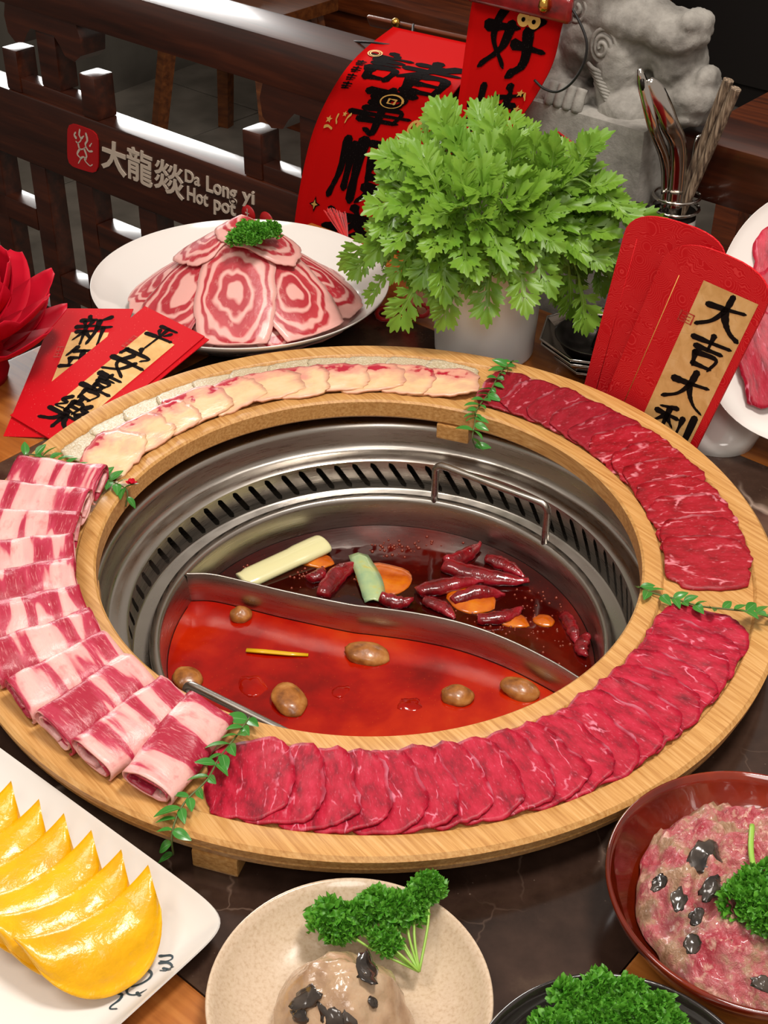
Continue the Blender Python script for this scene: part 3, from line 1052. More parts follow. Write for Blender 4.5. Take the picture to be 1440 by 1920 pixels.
g = G('marinated_mince', '#b56a64', 0.25, Subsurface_Weight=0.06, Subsurface_Scale=0.5, Subsurface_Radius=(0.004, 0.0015, 0.001), Coat_Weight=0.3)
wv = g.warp(g.obj(), 50.0, 0.012, 3.0)
f = g.noise(wv, 40.0, 5.0, 0.6)
c = g.ramp(f, [(0.30, '#7f5a3c'), (0.42, '#a88468'), (0.50, '#b05e60'), (0.62, '#a72f40'), (0.75, '#c98a80')])
c = g.mix(g.ramp(g.noise(wv, 160.0, 3.0), [(0.55, 0.0), (0.68, 0.6)]), c, '#d9b9a0')
g.set(Base_Color=c)
g.bump(g.noise(wv, 190.0, 5.0, 0.7), 0.7, 0.003)
MAT['mince'] = g.m
g = G('black_fungus', '#26201d', 0.18, Coat_Weight=0.5)
g.set(Base_Color=g.ramp(g.noise(g.obj(), 60.0, 3.0), [(0.35, '#171311'), (0.7, '#4a4038')]))
MAT['fungus'] = g.m
g = G('mushroom', '#8a5428', 0.32, Coat_Weight=0.15)
u = g.xyz(g.obj())
f = g.noise(g.obj(), 70.0, 4.0)
g.set(Base_Color=g.ramp(f, [(0.3, '#6a3a14'), (0.55, '#a5672c'), (0.75, '#c48d4e')]))
g.bump(f, 0.3, 0.002)
MAT['mushroom'] = g.m
g = G('dried_chili', '#6d0712', 0.18, Coat_Weight=0.7, Coat_Roughness=0.08)
f = g.noise(g.obj(), 70.0, 3.0)
g.set(Base_Color=g.ramp(f, [(0.3, '#4d040a'), (0.55, '#850c17'), (0.75, '#a82032')]))
g.bump(g.noise(g.map(g.obj(), (160, 60, 60)), 1.0, 3.0), 0.6, 0.003)
MAT['chili'] = g.m
g = G('tallow', '#c05a08', 0.2, Subsurface_Weight=0.2, Subsurface_Scale=0.6, Subsurface_Radius=(0.008, 0.003, 0.0005), Coat_Weight=0.5)
g.set(Base_Color=g.ramp(g.noise(g.obj(), 40.0, 4.0), [(0.3, '#a03a04'), (0.55, '#c96408'), (0.75, '#d98414')]))
MAT['tallow'] = g.m
MAT['cabbage'] = G('pale_bamboo_shoot', '#e3d9a2', 0.25, Subsurface_Weight=0.1, Subsurface_Scale=0.4, Coat_Weight=0.4).m
g = G('cabbage_leaf', '#93ad7c', 0.25, Coat_Weight=0.4)
g.set(Base_Color=g.ramp(g.noise(g.obj(), 50.0, 3.0), [(0.35, '#8fae86'), (0.6, '#a9bd86'), (0.75, '#c2b44a')]))
MAT['leaf_pale'] = g.m
MAT['scallion'] = G('yellow_scallion', '#d8a808', 0.25, Coat_Weight=0.5).m
MAT['peppercorn'] = G('peppercorn', '#7a2a12', 0.35).m
MAT['tassel'] = G('red_tassel', '#c70d0d', 0.4, Sheen_Weight=0.4).m


# ------------------------------------------------------------------ slices
def slice_mesh(name, L, W, mat, seed, tilt=0.0, thick=0.0016, rough=0.05, power=3.0, wr=0.0012, nu=14, nv=20, bend=0.0, taper=0.0, sag=None, notch=0.0):
    """thin irregular slice; x across (-W/2..W/2), y along (-L/2..L/2), raised towards +x"""
    rr = random.Random(seed)
    ox, oy = rr.uniform(0, 50), rr.uniform(0, 50)
    top = []
    uv = []
    for j in range(nv + 1):
        t = -1 + 2 * j / nv
        t = math.copysign(abs(t) ** 0.8, t)
        for i in range(nu + 1):
            s = -1 + 2 * i / nu
            # map square to superellipse
            m = max(abs(s), abs(t)) + 1e-9
            q = m / ((abs(s) ** power + abs(t) ** power) ** (1 / power) + 1e-9)
            x, y = s * q, t * q
            ang = math.atan2(y, x)
            rad = 1 + rough * (nz(ox + 2.2 * math.cos(ang), oy + 2.2 * math.sin(ang), seed) * 1.6 + 0.7 * nz(ox + 7 * math.cos(ang), oy + 7 * math.sin(ang), 3.0) + 0.35 * nz(ox + 19 * math.cos(ang), oy + 19 * math.sin(ang), 7.0)) * m ** 3
            X = x * rad * W / 2 * (1 + taper * y)
            Y = y * rad * L / 2
            X += bend * (Y / (L / 2)) ** 2 * W
            z = tilt * (X + W / 2)
            w = wr * (nz(ox + X * 55, oy + Y * 28, 1.0) + 0.5 * nz(ox + X * 130, oy + Y * 90, 5.0))
            z += w * (0.4 + 0.6 * m)
            if sag:
                z += sag(X, Y)
            top.append(V((X, Y, max(z, 0.0) + thick)))
            uv.append((x, y, 0.0))
    n = len(top)
    vs = top + [p - V((0, 0, thick)) for p in top]
    uv = uv + uv
    fs = []
    K = nu + 1
    for j in range(nv):
        for i in range(nu):
            a, b, c, d_ = j * K + i, j * K + i + 1, (j + 1) * K + i + 1, (j + 1) * K + i
            fs.append((a, b, c, d_))
            fs.append((n + d_, n + c, n + b, n + a))
    border = [i for i in range(K)] + [j * K + nu for j in range(1, nv + 1)] + [nv * K + i for i in range(nu - 1, -1, -1)] + [j * K for j in range(nv - 1, 0, -1)]
    for a, b in zip(border, border[1:] + border[:1]):
        fs.append((a, n + a, n + b, b))
    return mesh(name, vs, fs, mat, True, uv)


ORD = ['first', 'second', 'third', 'fourth', 'fifth', 'sixth', 'seventh', 'eighth', 'ninth', 'tenth', 'eleventh', 'twelfth', 'thirteenth', 'fourteenth', 'fifteenth', 'sixteenth', 'seventeenth', 'eighteenth', 'nineteenth', 'twentieth']


def polar_of(px, py, z=0.036):
    p = at(px, py, z)
    return math.atan2(p.y, p.x), math.hypot(p.x, p.y)


def lay(name, me, phi, r, z, label, cat, group, twist=0.0):
    """x axis of the mesh follows +phi, y axis points outward"""
    rot = Matrix.Rotation(phi - PI / 2 + PI + twist, 3, 'Z') @ Matrix.Rotation(0, 3, 'X')
    # outward = local -y after this turn: use a frame with x = tangent(+phi), y = -radial... keep right handed
    t = V((-math.sin(phi), math.cos(phi), 0))
    rd = V((math.cos(phi), math.sin(phi), 0))
    fr = Matrix((t, -rd, V((0, 0, 1)))).transposed() @ Matrix.Rotation(twist, 3, 'Z')
    o = put(name, me, None, V((math.cos(phi) * r, math.sin(phi) * r, z)), fr)
    tag(o, label, cat, group)
    return o


rnd = random.Random(11)
ZB_ = REC + 0.0003

# front arc: 19 shingled beef slices, from the right garland round to the left one
p0, _ = polar_of(1328, 1205)
p1, _ = polar_of(455, 1490)
if p1 > 0:
    p1 -= 2 * PI
NB = 19
var = [slice_mesh('beef_slice', 0.0745, 0.062, MAT['beef'], 100 + k, 0.115, 0.0020, 0.075, 3.2, 0.0016) for k in range(7)]
for k in range(NB):
    phi = p0 + (p1 - p0) * k / (NB - 1)
    lay('beef_slice', var[k % 7], phi, 0.2898 + rnd.uniform(-0.001, 0.001), ZB_, ORD[k] + ' crimson beef slice counted from the garland beside the veined beef', 'meat slice', 'crimson beef slices on the front arc', 0.28 * k / NB + rnd.uniform(-0.08, 0.08))

# right arc: marbled beef, paler lean slices first
p0, _ = polar_of(955, 745)
p1, _ = polar_of(1372, 1062)
NB = 12
var1 = [slice_mesh('beef_slice', 0.072, 0.062, MAT['beef_plain'], 200 + k, 0.10, 0.0020, 0.07, 3.4, 0.0010) for k in range(4)]
var2 = [slice_mesh('beef_slice', 0.0745, 0.066, MAT['beef_marbled'], 230 + k, 0.105, 0.0020, 0.085, 3.2, 0.0013) for k in range(4)]
for k in range(NB):
    phi = p0 + (p1 - p0) * k / (NB - 1)
    if k < 5:
        lay('beef_slice', var1[k % 4], phi, 0.2895, ZB_, ORD[k] + ' lean beef slice counted from the garland next to the fish', 'meat slice', 'lean beef slices on the right arc', rnd.uniform(-0.1, 0.1))
    else:
        lay('beef_slice', var2[k % 4], phi, 0.2898, ZB_, ORD[k - 5] + ' white veined beef slice counted from the lean beef slices', 'meat slice', 'marbled beef slices on the right arc', rnd.uniform(-0.12, 0.12))

# back arc: fish slices, pale outer row under a creamy inner row
p0, _ = polar_of(838, 712)
p1, _ = polar_of(150, 830)
NF = 11
varp = [slice_mesh('fish_slice', 0.044, 0.056, MAT['fish_pale'], 300 + k, 0.05, 0.0020, 0.06, 3.6, 0.0010) for k in range(3)]
for k in range(NF):
    phi = p0 + (p1 - p0) * k / (NF - 1)
    lay('fish_slice', varp[k % 3], phi, 0.3035, ZB_, ORD[k] + ' pale translucent outer fish slice counted from the lean beef garland', 'fish slice', 'pale fish slices in the outer row', rnd.uniform(-0.1, 0.1))
varf = [slice_mesh('fish_slice', 0.050, 0.066, MAT['fish'], 330 + k, 0.055, 0.0024, 0.11, 3.4, 0.0016, sag=lambda X, Y: 0.0036 + 0.06 * max(0.0, Y + 0.006)) for k in range(5)]
for k in range(NF):
    phi = p0 + (p1 - p0) * (k + 0.15) / (NF - 1)
    fl_r = 0.2745 + rnd.uniform(-0.003, 0.003)
    o = lay('fish_slice', varf[k % 5], phi, fl_r, ZB_, ORD[k] + ' creamy inner fish slice counted from the lean beef garland', 'fish slice', 'creamy fish slices in the inner row', rnd.uniform(-0.25, 0.25) + PI)
    o.scale = (rnd.uniform(0.95, 1.25), rnd.uniform(0.95, 1.12), 1.0)


# left arc: rolled fatty beef
def roll_mesh(seed, L=0.084, W=0.045, Hh=0.0195):
    rr = random.Random(seed)
    o1 = rr.uniform(0, 40)
    NA, NY = 64, 22
    turns = 1.9
    vs, uv, fs = [], [], []
    for i in range(NA + 1):
        a = -0.6 + turns * 2 * PI * i / NA
        k = 1 - 0.20 * (i / NA) * turns
        for j in range(NY + 1):
            t = -1 + 2 * j / NY
            edge = 1 + 0.05 * nz(o1 + a * 0.9, t * 2, seed)
            Y = t * L / 2 * (1 + 0.05 * nz(o1 + a * 0.8, 5.0 + t))
            flare = 1 + 0.08 * nz(o1 + a * 1.2, t * 1.8)
            wob = 0.0016 * nz(o1 + a * 2.2, t * 4.0, 2.0)
            c, s = math.cos(a), math.sin(a)
            X = (W / 2 * k * flare) * math.copysign(abs(c) ** 0.8, c)
            Z = (Hh / 2 * k * flare) * math.copysign(abs(s) ** 0.85, s) + wob + 0.003 * t * nz(o1, t)
            vs.append(V((X, Y, Z + Hh / 2 * 1.08)))
            uv.append((a * 0.9, t * 2.1, 0.0))
    K = NY + 1
    for i in range(NA):
        for j in range(NY):
            fs.append((i * K + j, i * K + j + 1, (i + 1) * K + j + 1, (i + 1) * K + j))
    return mesh('beef_roll', vs, fs, MAT['fatty_beef'], True, uv)


rolls = [roll_mesh(400 + k) for k in range(6)]
spots = [(72, 893), (88, 936), (86, 984), (78, 1034), (62, 1090), (68, 1142), (84, 1186), (110, 1242), (150, 1300), (222, 1360), (304, 1428)]
rp0, _ = polar_of(*spots[0], REC + 0.014)
rp1, _ = polar_of(*spots[-1], REC + 0.014)
if rp1 < 0:
    rp1 += 2 * PI
for k, (px, py) in enumerate(spots):
    phi = rp0 + (rp1 - rp0) * k / (len(spots) - 1)
    t = V((-math.sin(phi), math.cos(phi), 0))
    rd = V((math.cos(phi), math.sin(phi), 0))
    fr = Matrix((t, -rd, V((0, 0, 1)))).transposed() @ Matrix.Rotation(rnd.uniform(-0.07, 0.07), 3, 'Z') @ Matrix.Rotation(0.30, 3, 'Y')
    o = put('beef_roll', rolls[k % 6], None, V((math.cos(phi) * 0.2925, math.sin(phi) * 0.2925, ZB_ + 0.0068)), fr)
    so = o.modifiers.new('thickness', 'SOLIDIFY')
    so.thickness = 0.0012
    tag(o, ORD[k] + ' red and white banded beef roll counted from the fish slices', 'meat roll', 'rolled fatty beef on the left arc')


# ------------------------------------------------------------------ leaves and garlands
def small_leaf(name, L, W, mat, fold=0.25, curl=0.2, n=8):
    vs, uv, fs = [], [], []
    for j in range(n + 1):
        t = j / n
        w = W / 2 * math.sin(PI * t ** 0.8) ** 0.8 if 0 < t < 1 else 0.0004
        for i in (-2, -1, 0, 1, 2):
            x = w * i / 2
            z = fold * abs(x) - curl * L * t * t
            vs.append(V((x, L * t, z)))
            uv.append((i / 2, t, 0))
    for j in range(n):
        for i in range(4):
            a = j * 5 + i
            fs.append((a, a + 1, a + 6, a + 5))
    return mesh(name, vs, fs, mat, True, uv)


VL = [small_leaf('leaf', 0.0165, 0.0085, MAT['vine'], 0.3, 0.2), small_leaf('leaf', 0.014, 0.0075, MAT['vine'], 0.2, 0.35), small_leaf('leaf', 0.0125, 0.0070, MAT['vine'], 0.4, 0.1)]


def garland(label, pts, seed, flower=None):
    """pts: (px, py, z) along the vine"""
    rr = random.Random(seed)
    W = [at(*p) for p in pts]
    path = catmull(W, 7)
    root = thing('leaf_garland', label, 'garland', W[len(W) // 2], 'leaf garlands dividing the board')
    M('vine', *tube(path, 0.0008, 6), MAT['vine_stem'], root)
    dist = 0.0
    last = -1
    side = 1
    for i in range(1, len(path)):
        dist += (path[i] - path[i - 1]).length
        if dist - last > 0.0074 * rr.uniform(0.75, 1.4):
            last = dist
            t = (path[i] - path[i - 1]).normalized()
            up = V((0, 0, 1))
            lat = t.cross(up)
            if lat.length < 0.1:
                lat = V((1, 0, 0))
            lat.normalize()
            for sd in ((side,) if rr.random() < 0.35 else (1, -1)):
                d_ = (t * rr.uniform(0.3, 0.9) + lat * sd * rr.uniform(0.5, 1.0) + up * rr.uniform(0.1, 0.55)).normalized()
                x = d_.cross(up).normalized()
                z = x.cross(d_)
                fr = Matrix((x, d_, z)).transposed() @ Matrix.Rotation(rr.uniform(-0.6, 0.6), 3, 'Y')
                o = put('leaf', VL[rr.randrange(3)], root, path[i] - V(root.location), fr)
                s = rr.uniform(0.8, 1.15)
                o.scale = (s, s, s)
            side = -side
    return root


ga1 = garland('green leaf garland across the board between fish and lean beef', [(962, 676, .041), (938, 700, .043), (918, 735, .043), (894, 768, .041), (890, 795, .039), (886, 822, .030), (892, 840, .014)], 1)
ga2 = garland('green leaf garland across the board between the two beef rows on the right', [(1196, 1100, .037), (1225, 1112, .041), (1262, 1122, .043), (1310, 1136, .046), (1362, 1142, .050), (1412, 1148, .050), (1450, 1160, .046)], 2)
ga3 = garland('green leaf garland trailing over the board edge beside the beef rolls', [(468, 1345, .042), (445, 1378, .048), (412, 1420, .050), (388, 1462, .050), (350, 1500, .046), (330, 1535, .042), (322, 1572, .034), (325, 1602, .018)], 3)
ga4 = garland('green leaf garland with a red bud between beef rolls and fish', [(28, 862, .040), (56, 852, .041), (100, 862, .042), (150, 885, .042), (180, 893, .040), (215, 905, .041), (238, 920, .039), (236, 950, .026)], 4)
# red bud and white blossom belong to their garlands
def blossom(root, p, mat, R0, n, seed):
    rr = random.Random(seed)
    f = put('flower', mesh('flower', *lathe([(0, 0), (R0 * 0.25, R0 * 0.1), (R0 * 0.2, R0 * 0.5), (0, R0 * 0.6)], 10), mat), root, p - V(root.location))
    pm = []
    for k in range(n):
        a = 2 * PI * k / n + rr.uniform(-.2, .2)
        lean = rr.uniform(0.5, 1.1)
        vs, fs = [], []
        for j in range(5):
            t = j / 4
            w = R0 * 0.42 * math.sin(PI * (0.15 + 0.8 * t))
            rr_ = R0 * (0.15 + 0.75 * t * lean)
            z = R0 * (0.2 + 0.75 * t * (1.4 - lean))
            for i in (-1, 0, 1):
                vs.append(V((rr_ * math.cos(a) - w * i * math.sin(a), rr_ * math.sin(a) + w * i * math.cos(a), z + 0.12 * R0 * abs(i))))
        for j in range(4):
            for i in range(2):
                q = j * 3 + i
                fs.append((q, q + 1, q + 4, q + 3))
        put('petal', mesh('petal', vs, fs, mat), f)


blossom(ga4, at(247, 909, .043), MAT['petal_red'], 0.006, 6, 1)
blossom(ga3, at(313, 1495, .038), MAT['petal_white'], 0.0075, 7, 2)


# ------------------------------------------------------------------ things in the broth
def blob(name, sx, sy, sz, mat, seed, amp=0.12, cut=None, n=22):
    vs, fs = [], []
    o1 = seed * 3.7
    prof = []
    rows = 12
    for j in range(rows + 1):
        th = -PI / 2 + PI * j / rows
        for i in range(n):
            a = 2 * PI * i / n
            d_ = V((math.cos(th) * math.cos(a), math.cos(th) * math.sin(a), math.sin(th)))
            k = 1 + amp * nz(d_.x * 1.5 + o1, d_.y * 1.5, d_.z * 1.5) * 2
            vs.append(V((d_.x * sx * k, d_.y * sy * k, d_.z * sz * k)))
    for j in range(rows):
        for i in range(n):
            i2 = (i + 1) % n
            fs.append((j * n + i, j * n + i2, (j + 1) * n + i2, (j + 1) * n + i))
    return mesh(name, vs, fs, mat)


for k, (px, py, sx, sy, rot, lab) in enumerate([(452, 1153, .0105, .0095, 0.3, 'small brown mushroom floating in the red broth by the divider end'),
                                            (688, 1226, .0205, .0135, -0.1, 'pale brown mushroom floating against the middle of the divider'),
                                            (352, 1272, .013, .0145, 0.8, 'brown mushroom floating by the lower pot handle and the pot wall'),
                                            (542, 1312, .015, .020, 0.5, 'large brown mushroom floating past the end of the lower pot handle'),
                                            (858, 1304, .015, .0115, -0.2, 'dark brown mushroom floating alone in the red broth'),
                                            (975, 1293, .019, .012, -0.4, 'long brown mushroom floating where divider and pot wall meet')]):
    p = at(px, py, ZS + 0.003)
    o = put('mushroom', blob('mushroom', sx, sy, 0.0075, MAT['mushroom'], k + 1, 0.07), None, p, (0.15, 0.1, rot))
    tag(o, lab, 'mushroom')
# yellow chive strip
a, b = at(462, 1219, ZS + 0.002), at(578, 1228, ZS + 0.001)
o = M('yellow_chive', *tube([a, a.lerp(b, .3) + V((0, -.001, .001)), a.lerp(b, .7) + V((0, -.001, .0005)), b], [.0026, .0028, .0026, .002], 8, flat=0.5), MAT['scallion'])
tag(o, 'thin yellow chive strip floating in the red broth', 'vegetable')
# broth lumps under the surface (tomato pieces)
for k, (px, py, s) in enumerate([(770, 1325, .014), (640, 1300, .012), (470, 1285, .02)]):
    o = put('tomato_piece', blob('tomato_piece', s, s * 0.7, 0.005, MAT['tomato'], k + 20, 0.15), None, at(px, py, ZS - 0.003), (0, 0.1, k))
    tag(o, ['soft red tomato piece afloat beside the lone dark brown mushroom', 'soft red tomato piece afloat between the large and the pale brown mushroom', 'soft red tomato piece afloat between yellow chive strip and lower pot handle'][k], 'tomato', 'tomato pieces in the broth')
# bamboo shoot batten
p = [at(470, 1082, ZS + .002), at(600, 1022, ZS + .006)]
d_ = (p[1] - p[0])
q = [p[0] - d_ * 0.12, p[0], p[0].lerp(p[1], .35), p[0].lerp(p[1], .7), p[1], p[1] + d_ * 0.07, p[1] + d_ * 0.10]
o = M('bamboo_shoot_slice', *tube(catmull(q, 4), [0.0125] * 4 + [0.0140] * 8 + [0.0150] * 4 + [0.0148, 0.0146, 0.0142, 0.0138, 0.0130, 0.0115, 0.0095, 0.007, 0.003], 14, flat=0.42), MAT['cabbage'])
tag(o, 'long cream bamboo shoot slice floating in the chili broth', 'vegetable')
# pale cabbage leaf
pts = [at(672, 1040, ZS + .006), at(690, 1075, ZS + .007), at(700, 1110, ZS + .005), at(700, 1128, ZS + .002)]
pa = catmull(pts, 5)
vs, fs = [], []
for i, q in enumerate(pa):
    t = i / (len(pa) - 1)
    w = 0.006 + 0.006 * math.sin(PI * (0.2 + 0.7 * t))
    for j in (-2, -1, 0, 1, 2):
        vs.append(q + V((j / 2 * w, 0, 0.002 * math.cos(j * 1.4) + 0.0015 * nz(i * .6, j * .8))))
for i in range(len(pa) - 1):
    for j in range(4):
        k = i * 5 + j
        fs.append((k, k + 1, k + 6, k + 5))
o = M('cabbage_leaf', vs, fs, MAT['leaf_pale'])
so = o.modifiers.new('thickness', 'SOLIDIFY')
so.thickness = 0.001
tag(o, 'pale green cabbage leaf standing out of the chili broth', 'vegetable')
# orange tallow blocks
for k, (px, py, sx, sy, lab) in enumerate([(720, 1085, .030, .024, 'orange tallow patch melting round the cabbage leaf'), (885, 1125, .024, .020, 'orange tallow block under the dried chilies'), (960, 1163, .017, .011, 'small orange tallow block beside the divider'), (1020, 1165, .010, .009, 'little orange tallow lump near the pot wall'), (590, 1050, .020, .012, 'thin orange tallow streak beside the bamboo shoot slice')]):
    o = put('tallow_block', blob('tallow_block', sx, sy, 0.0035, MAT['tallow'], k + 40, 0.1), None, at(px, py, ZS), (0, 0, -0.3))
    tag(o, lab, 'tallow')


def chili_mesh(L, R0, seed):
    rr = random.Random(seed)
    n = 14
    pts, rad = [], []
    b = rr.uniform(-0.25, 0.25)
    for i in range(n + 1):
        t = i / n
        pts.append(V((L * (t - 0.5), b * L * (t - .5) ** 2 * 2 + 0.001 * nz(t * 5, seed), 0.0015 * nz(t * 4, seed + 9))))
        rad.append(R0 * (0.25 + 0.75 * math.sin(PI * min(1, t * 0.9 + 0.16)) ** 0.6) * (1 + 0.16 * nz(t * 9, seed * 2.0)))
    vs, fs = tube(pts, rad, 12, flat=0.75)
    vs = [v_ + V((0, 0.0017 * nz(v_.x * 260, i * 0.9, seed), 0.0017 * nz(v_.x * 260, i * 1.3, seed + 4))) for i, v_ in enumerate(vs)]
    return mesh('dried_chili', vs, fs, MAT['chili'])


cm = [chili_mesh(0.052, 0.0085, k) for k in range(4)]
chl = [((585, 1090), (612, 1066), 'dried red chili lying against the orange streak by the divider'),
       ((598, 1112), (668, 1048), 'dried red chili leaning on the pale cabbage leaf'),
       ((712, 1128), (775, 1132), 'dried red chili lying along the divider edge'),
       ((782, 1108), (905, 1085), 'long dried red chili across the orange tallow block'),
       ((830, 1068), (990, 1096), 'longest dried red chili pointing at the pot wall'),
       ((848, 1122), (945, 1106), 'shiny dark dried chili on the orange tallow block'),
       ((900, 1168), (985, 1145), 'wrinkled dried chili nearest the divider on a small tallow block'),
       ((915, 1045), (985, 1078), 'dried red chili behind the longest one near the pot wall'),
       ((838, 1062), (905, 1024), 'dried red chili nearest the upper pot handle'),
       ((800, 1122), (858, 1156), 'bent dried chili between two tallow blocks'),
       ((1090, 1195), (1090, 1232), 'dark dried chili upright by the pot wall at the divider end'),
       ((1060, 1150), (1085, 1205), 'dark dried chili half sunk along the pot wall')]
for k, (a, b, lab) in enumerate(chl):
    A, B = at(a[0], a[1], ZS + 0.003), at(b[0], b[1], ZS + 0.004)
    d_ = B - A
    o = put('dried_chili', cm[k % 4], None, (A + B) / 2, (0.4 * (k % 3), 0, math.atan2(d_.y, d_.x)))
    s = d_.length / 0.052
    o.scale = (s, max(0.85, min(1.15, s)), max(0.85, min(1.15, s)))
    tag(o, lab, 'chili')
# peppercorns and chili seeds: too many to count
rr = random.Random(5)
parts = []
ico = blob('x', 1, 1, 1, None, 1, 0.1, n=6)
icv = [v_.co.copy() for v_ in ico.vertices]
icf = [tuple(p.vertices) for p in ico.polygons]
cl = [(1030, 1190, 60, 40), (1060, 1150, 30, 50), (690, 1085, 30, 20), (560, 1080, 40, 20), (900, 1155, 70, 25), (1000, 1130, 50, 40), (780, 1020, 70, 20), (960, 1180, 50, 25), (730, 1030, 40, 15), (470, 1065, 20, 8)]
for k in range(230):
    cx, cy, wx, wy = cl[k % len(cl)]
    p = at(cx + rr.gauss(0, wx * 0.5), cy + rr.gauss(0, wy * 0.5), ZS)
    if (p - POTP - V((0, 0, ZS))).length > 0.188:
        continue
    s = rr.uniform(0.0008, 0.0017)
    parts.append(([v_ * s + p for v_ in icv], icf))
o = M('peppercorns', *join(*parts), MAT['peppercorn'])
tag(o, 'scattered peppercorns and chili seeds floating in the chili broth', 'spice')
o['kind'] = 'stuff'
# ------------------------------------------------------------------ crockery


def plate_prof(R0, h, foot, t=0.003, well=0.62, lip=0.002):
    """closed profile of a shallow dish: outside up, over the lip, inside down"""
    return [(0, 0.002), (foot * 0.9, 0.002), (foot * 0.93, 0.0), (foot, 0.0), (foot * 1.02, 0.003), (R0 * 0.82, h * 0.45), (R0 * 0.95, h * 0.80), (R0, h - 0.001), (R0 - 0.001, h + 0.0006), (R0 - 0.0035, h), (R0 * 0.95 - 0.002, h * 0.84),
            (R0 * 0.84, h * 0.55), (R0 * well, 0.0065), (R0 * well * 0.8, 0.005), (0, 0.005)]


# big oval plate with lamb
LP = V((-0.157, 0.489, 0))
lamb_rot = Matrix.Rotation(math.radians(-9), 3, 'Z')
vs, fs = lathe(plate_prof(1.0, 0.045, 0.55, well=0.70), 128)
LA, LB = 0.172, 0.165
vs = [lamb_rot @ V((v_.x * LA, v_.y * LB, v_.z)) + LP for v_ in vs]
o = M('oval_plate', vs, fs, MAT['white_ceramic'])
tag(o, 'large white oval plate heaped with lamb slices before the railing', 'plate')
# heap of lamb: a core slice pile and slices fanned over it
PK = V((-0.150, 0.470, 0.0))


def heap_z(x, y):
    d_ = math.hypot(x / 0.146, y / 0.130)
    return 0.012 + 0.098 * max(0.0, 1 - d_) ** 0.95


vs, fs, uv = [], [], []
NR_, NA_ = 14, 48
for j in range(NR_ + 1):
    for i in range(NA_):
        r = j / NR_ * 0.96
        a = 2 * PI * i / NA_
        x, y = 0.135 * r * math.cos(a), 0.120 * r * math.sin(a)
        vs.append(PK + V((x, y, heap_z(x, y) - 0.005 + 0.002 * nz(x * 60, y * 60))))
        uv.append((x * 14, y * 14, 0))
for j in range(NR_):
    for i in range(NA_):
        i2 = (i + 1) % NA_
        fs.append((j * NA_ + i, j * NA_ + i2, (j + 1) * NA_ + i2, (j + 1) * NA_ + i))
o = M('lamb_pile', vs, fs, MAT['lamb'], uvw=uv)
tag(o, 'crumpled lamb slices piled under the fanned slices on the oval plate', 'meat')


def plate_z(x, y):
    q = lamb_rot.inverted() @ V((x - LP.x, y - LP.y, 0))
    r = math.hypot(q.x / LA, q.y / LB)
    pr = [(0.0, 0.0055), (0.70, 0.0068), (0.84, 0.0255), (0.95, 0.0385), (1.0, 0.0460), (9.0, 0.0460)]
    for (ra, za), (rb_, zb) in zip(pr, pr[1:]):
        if r <= rb_:
            return za + (zb - za) * (r - ra) / (rb_ - ra)
    return 0.046


def draped(name, cx, cy, ang, L, W, mat, seed, lift, label, cat, group=None, rough=0.05):
    """slice draped over the lamb heap: its length runs outward at angle ang"""
    me = slice_mesh(name, L, W, mat, seed, 0.0, 0.0016, rough, 3.0, 0.0012, 18, 24)
    ca, sa = math.cos(ang), math.sin(ang)
    for v_ in me.vertices:
        X, Y, Z = v_.co
        wx = cx + Y * ca - X * sa
        wy = cy + Y * sa + X * ca
        z = max(heap_z(wx, wy) + lift, plate_z(PK.x + wx, PK.y + wy) + 0.0005 + lift * 0.5) + Z
        z += 0.0004 * math.cos(X / W * 5 + seed)
        v_.co = V((PK.x + wx, PK.y + wy, z))
    c = sum((v_.co for v_ in me.vertices), V()) / len(me.vertices)
    for v_ in me.vertices:
        v_.co -= c
    o = put(name, me, None, c)
    tag(o, label, cat, group)
    return o


LY = [0.0010 + 0.0034 * q for q in range(7)]
fan = [(-92, .080, .114, .088, LY[4]), (-47, .083, .108, .086, LY[3]), (-136, .084, .110, .084, LY[3]), (-10, .078, .104, .082, LY[2]), (-173, .078, .104, .084, LY[2]), (30, .070, .095, .068, LY[1]), (148, .070, .095, .068, LY[1]), (88, .060, .095, .075, LY[0]), (-66, .086, .090, .066, LY[0]), (-116, .085, .090, .066, LY[0])]
LAMBW = ['straight towards the serving board', 'between serving board and white cup', 'towards the red envelopes', 'towards the white cup', 'towards the free end of the table', 'towards the hanging scroll', 'towards the signboard', 'towards the railing', 'under the slices on the cup side', 'under the slices on the envelope side']
for k, (a, rr_, L, W, lift) in enumerate(fan):
    ar = math.radians(a)
    draped('lamb_slice', rr_ * math.cos(ar) * 1.05, rr_ * math.sin(ar) * 0.92, ar, L, W, MAT['lamb'], 500 + k, lift, 'ring patterned lamb slice hanging down the heap ' + LAMBW[k], 'meat slice', 'lamb slices fanned on the oval plate')
draped('lamb_slice', -0.035, 0.006, math.radians(40), 0.085, 0.072, MAT['lamb'], 521, LY[5], 'lamb slice curled over the shoulder of the heap beside the parsley', 'meat slice')
draped('lamb_slice', 0.018, -0.006, math.radians(-15), 0.095, 0.060, MAT['lamb'], 522, LY[6], 'lamb slice laid across the top of the heap under the parsley', 'meat slice')


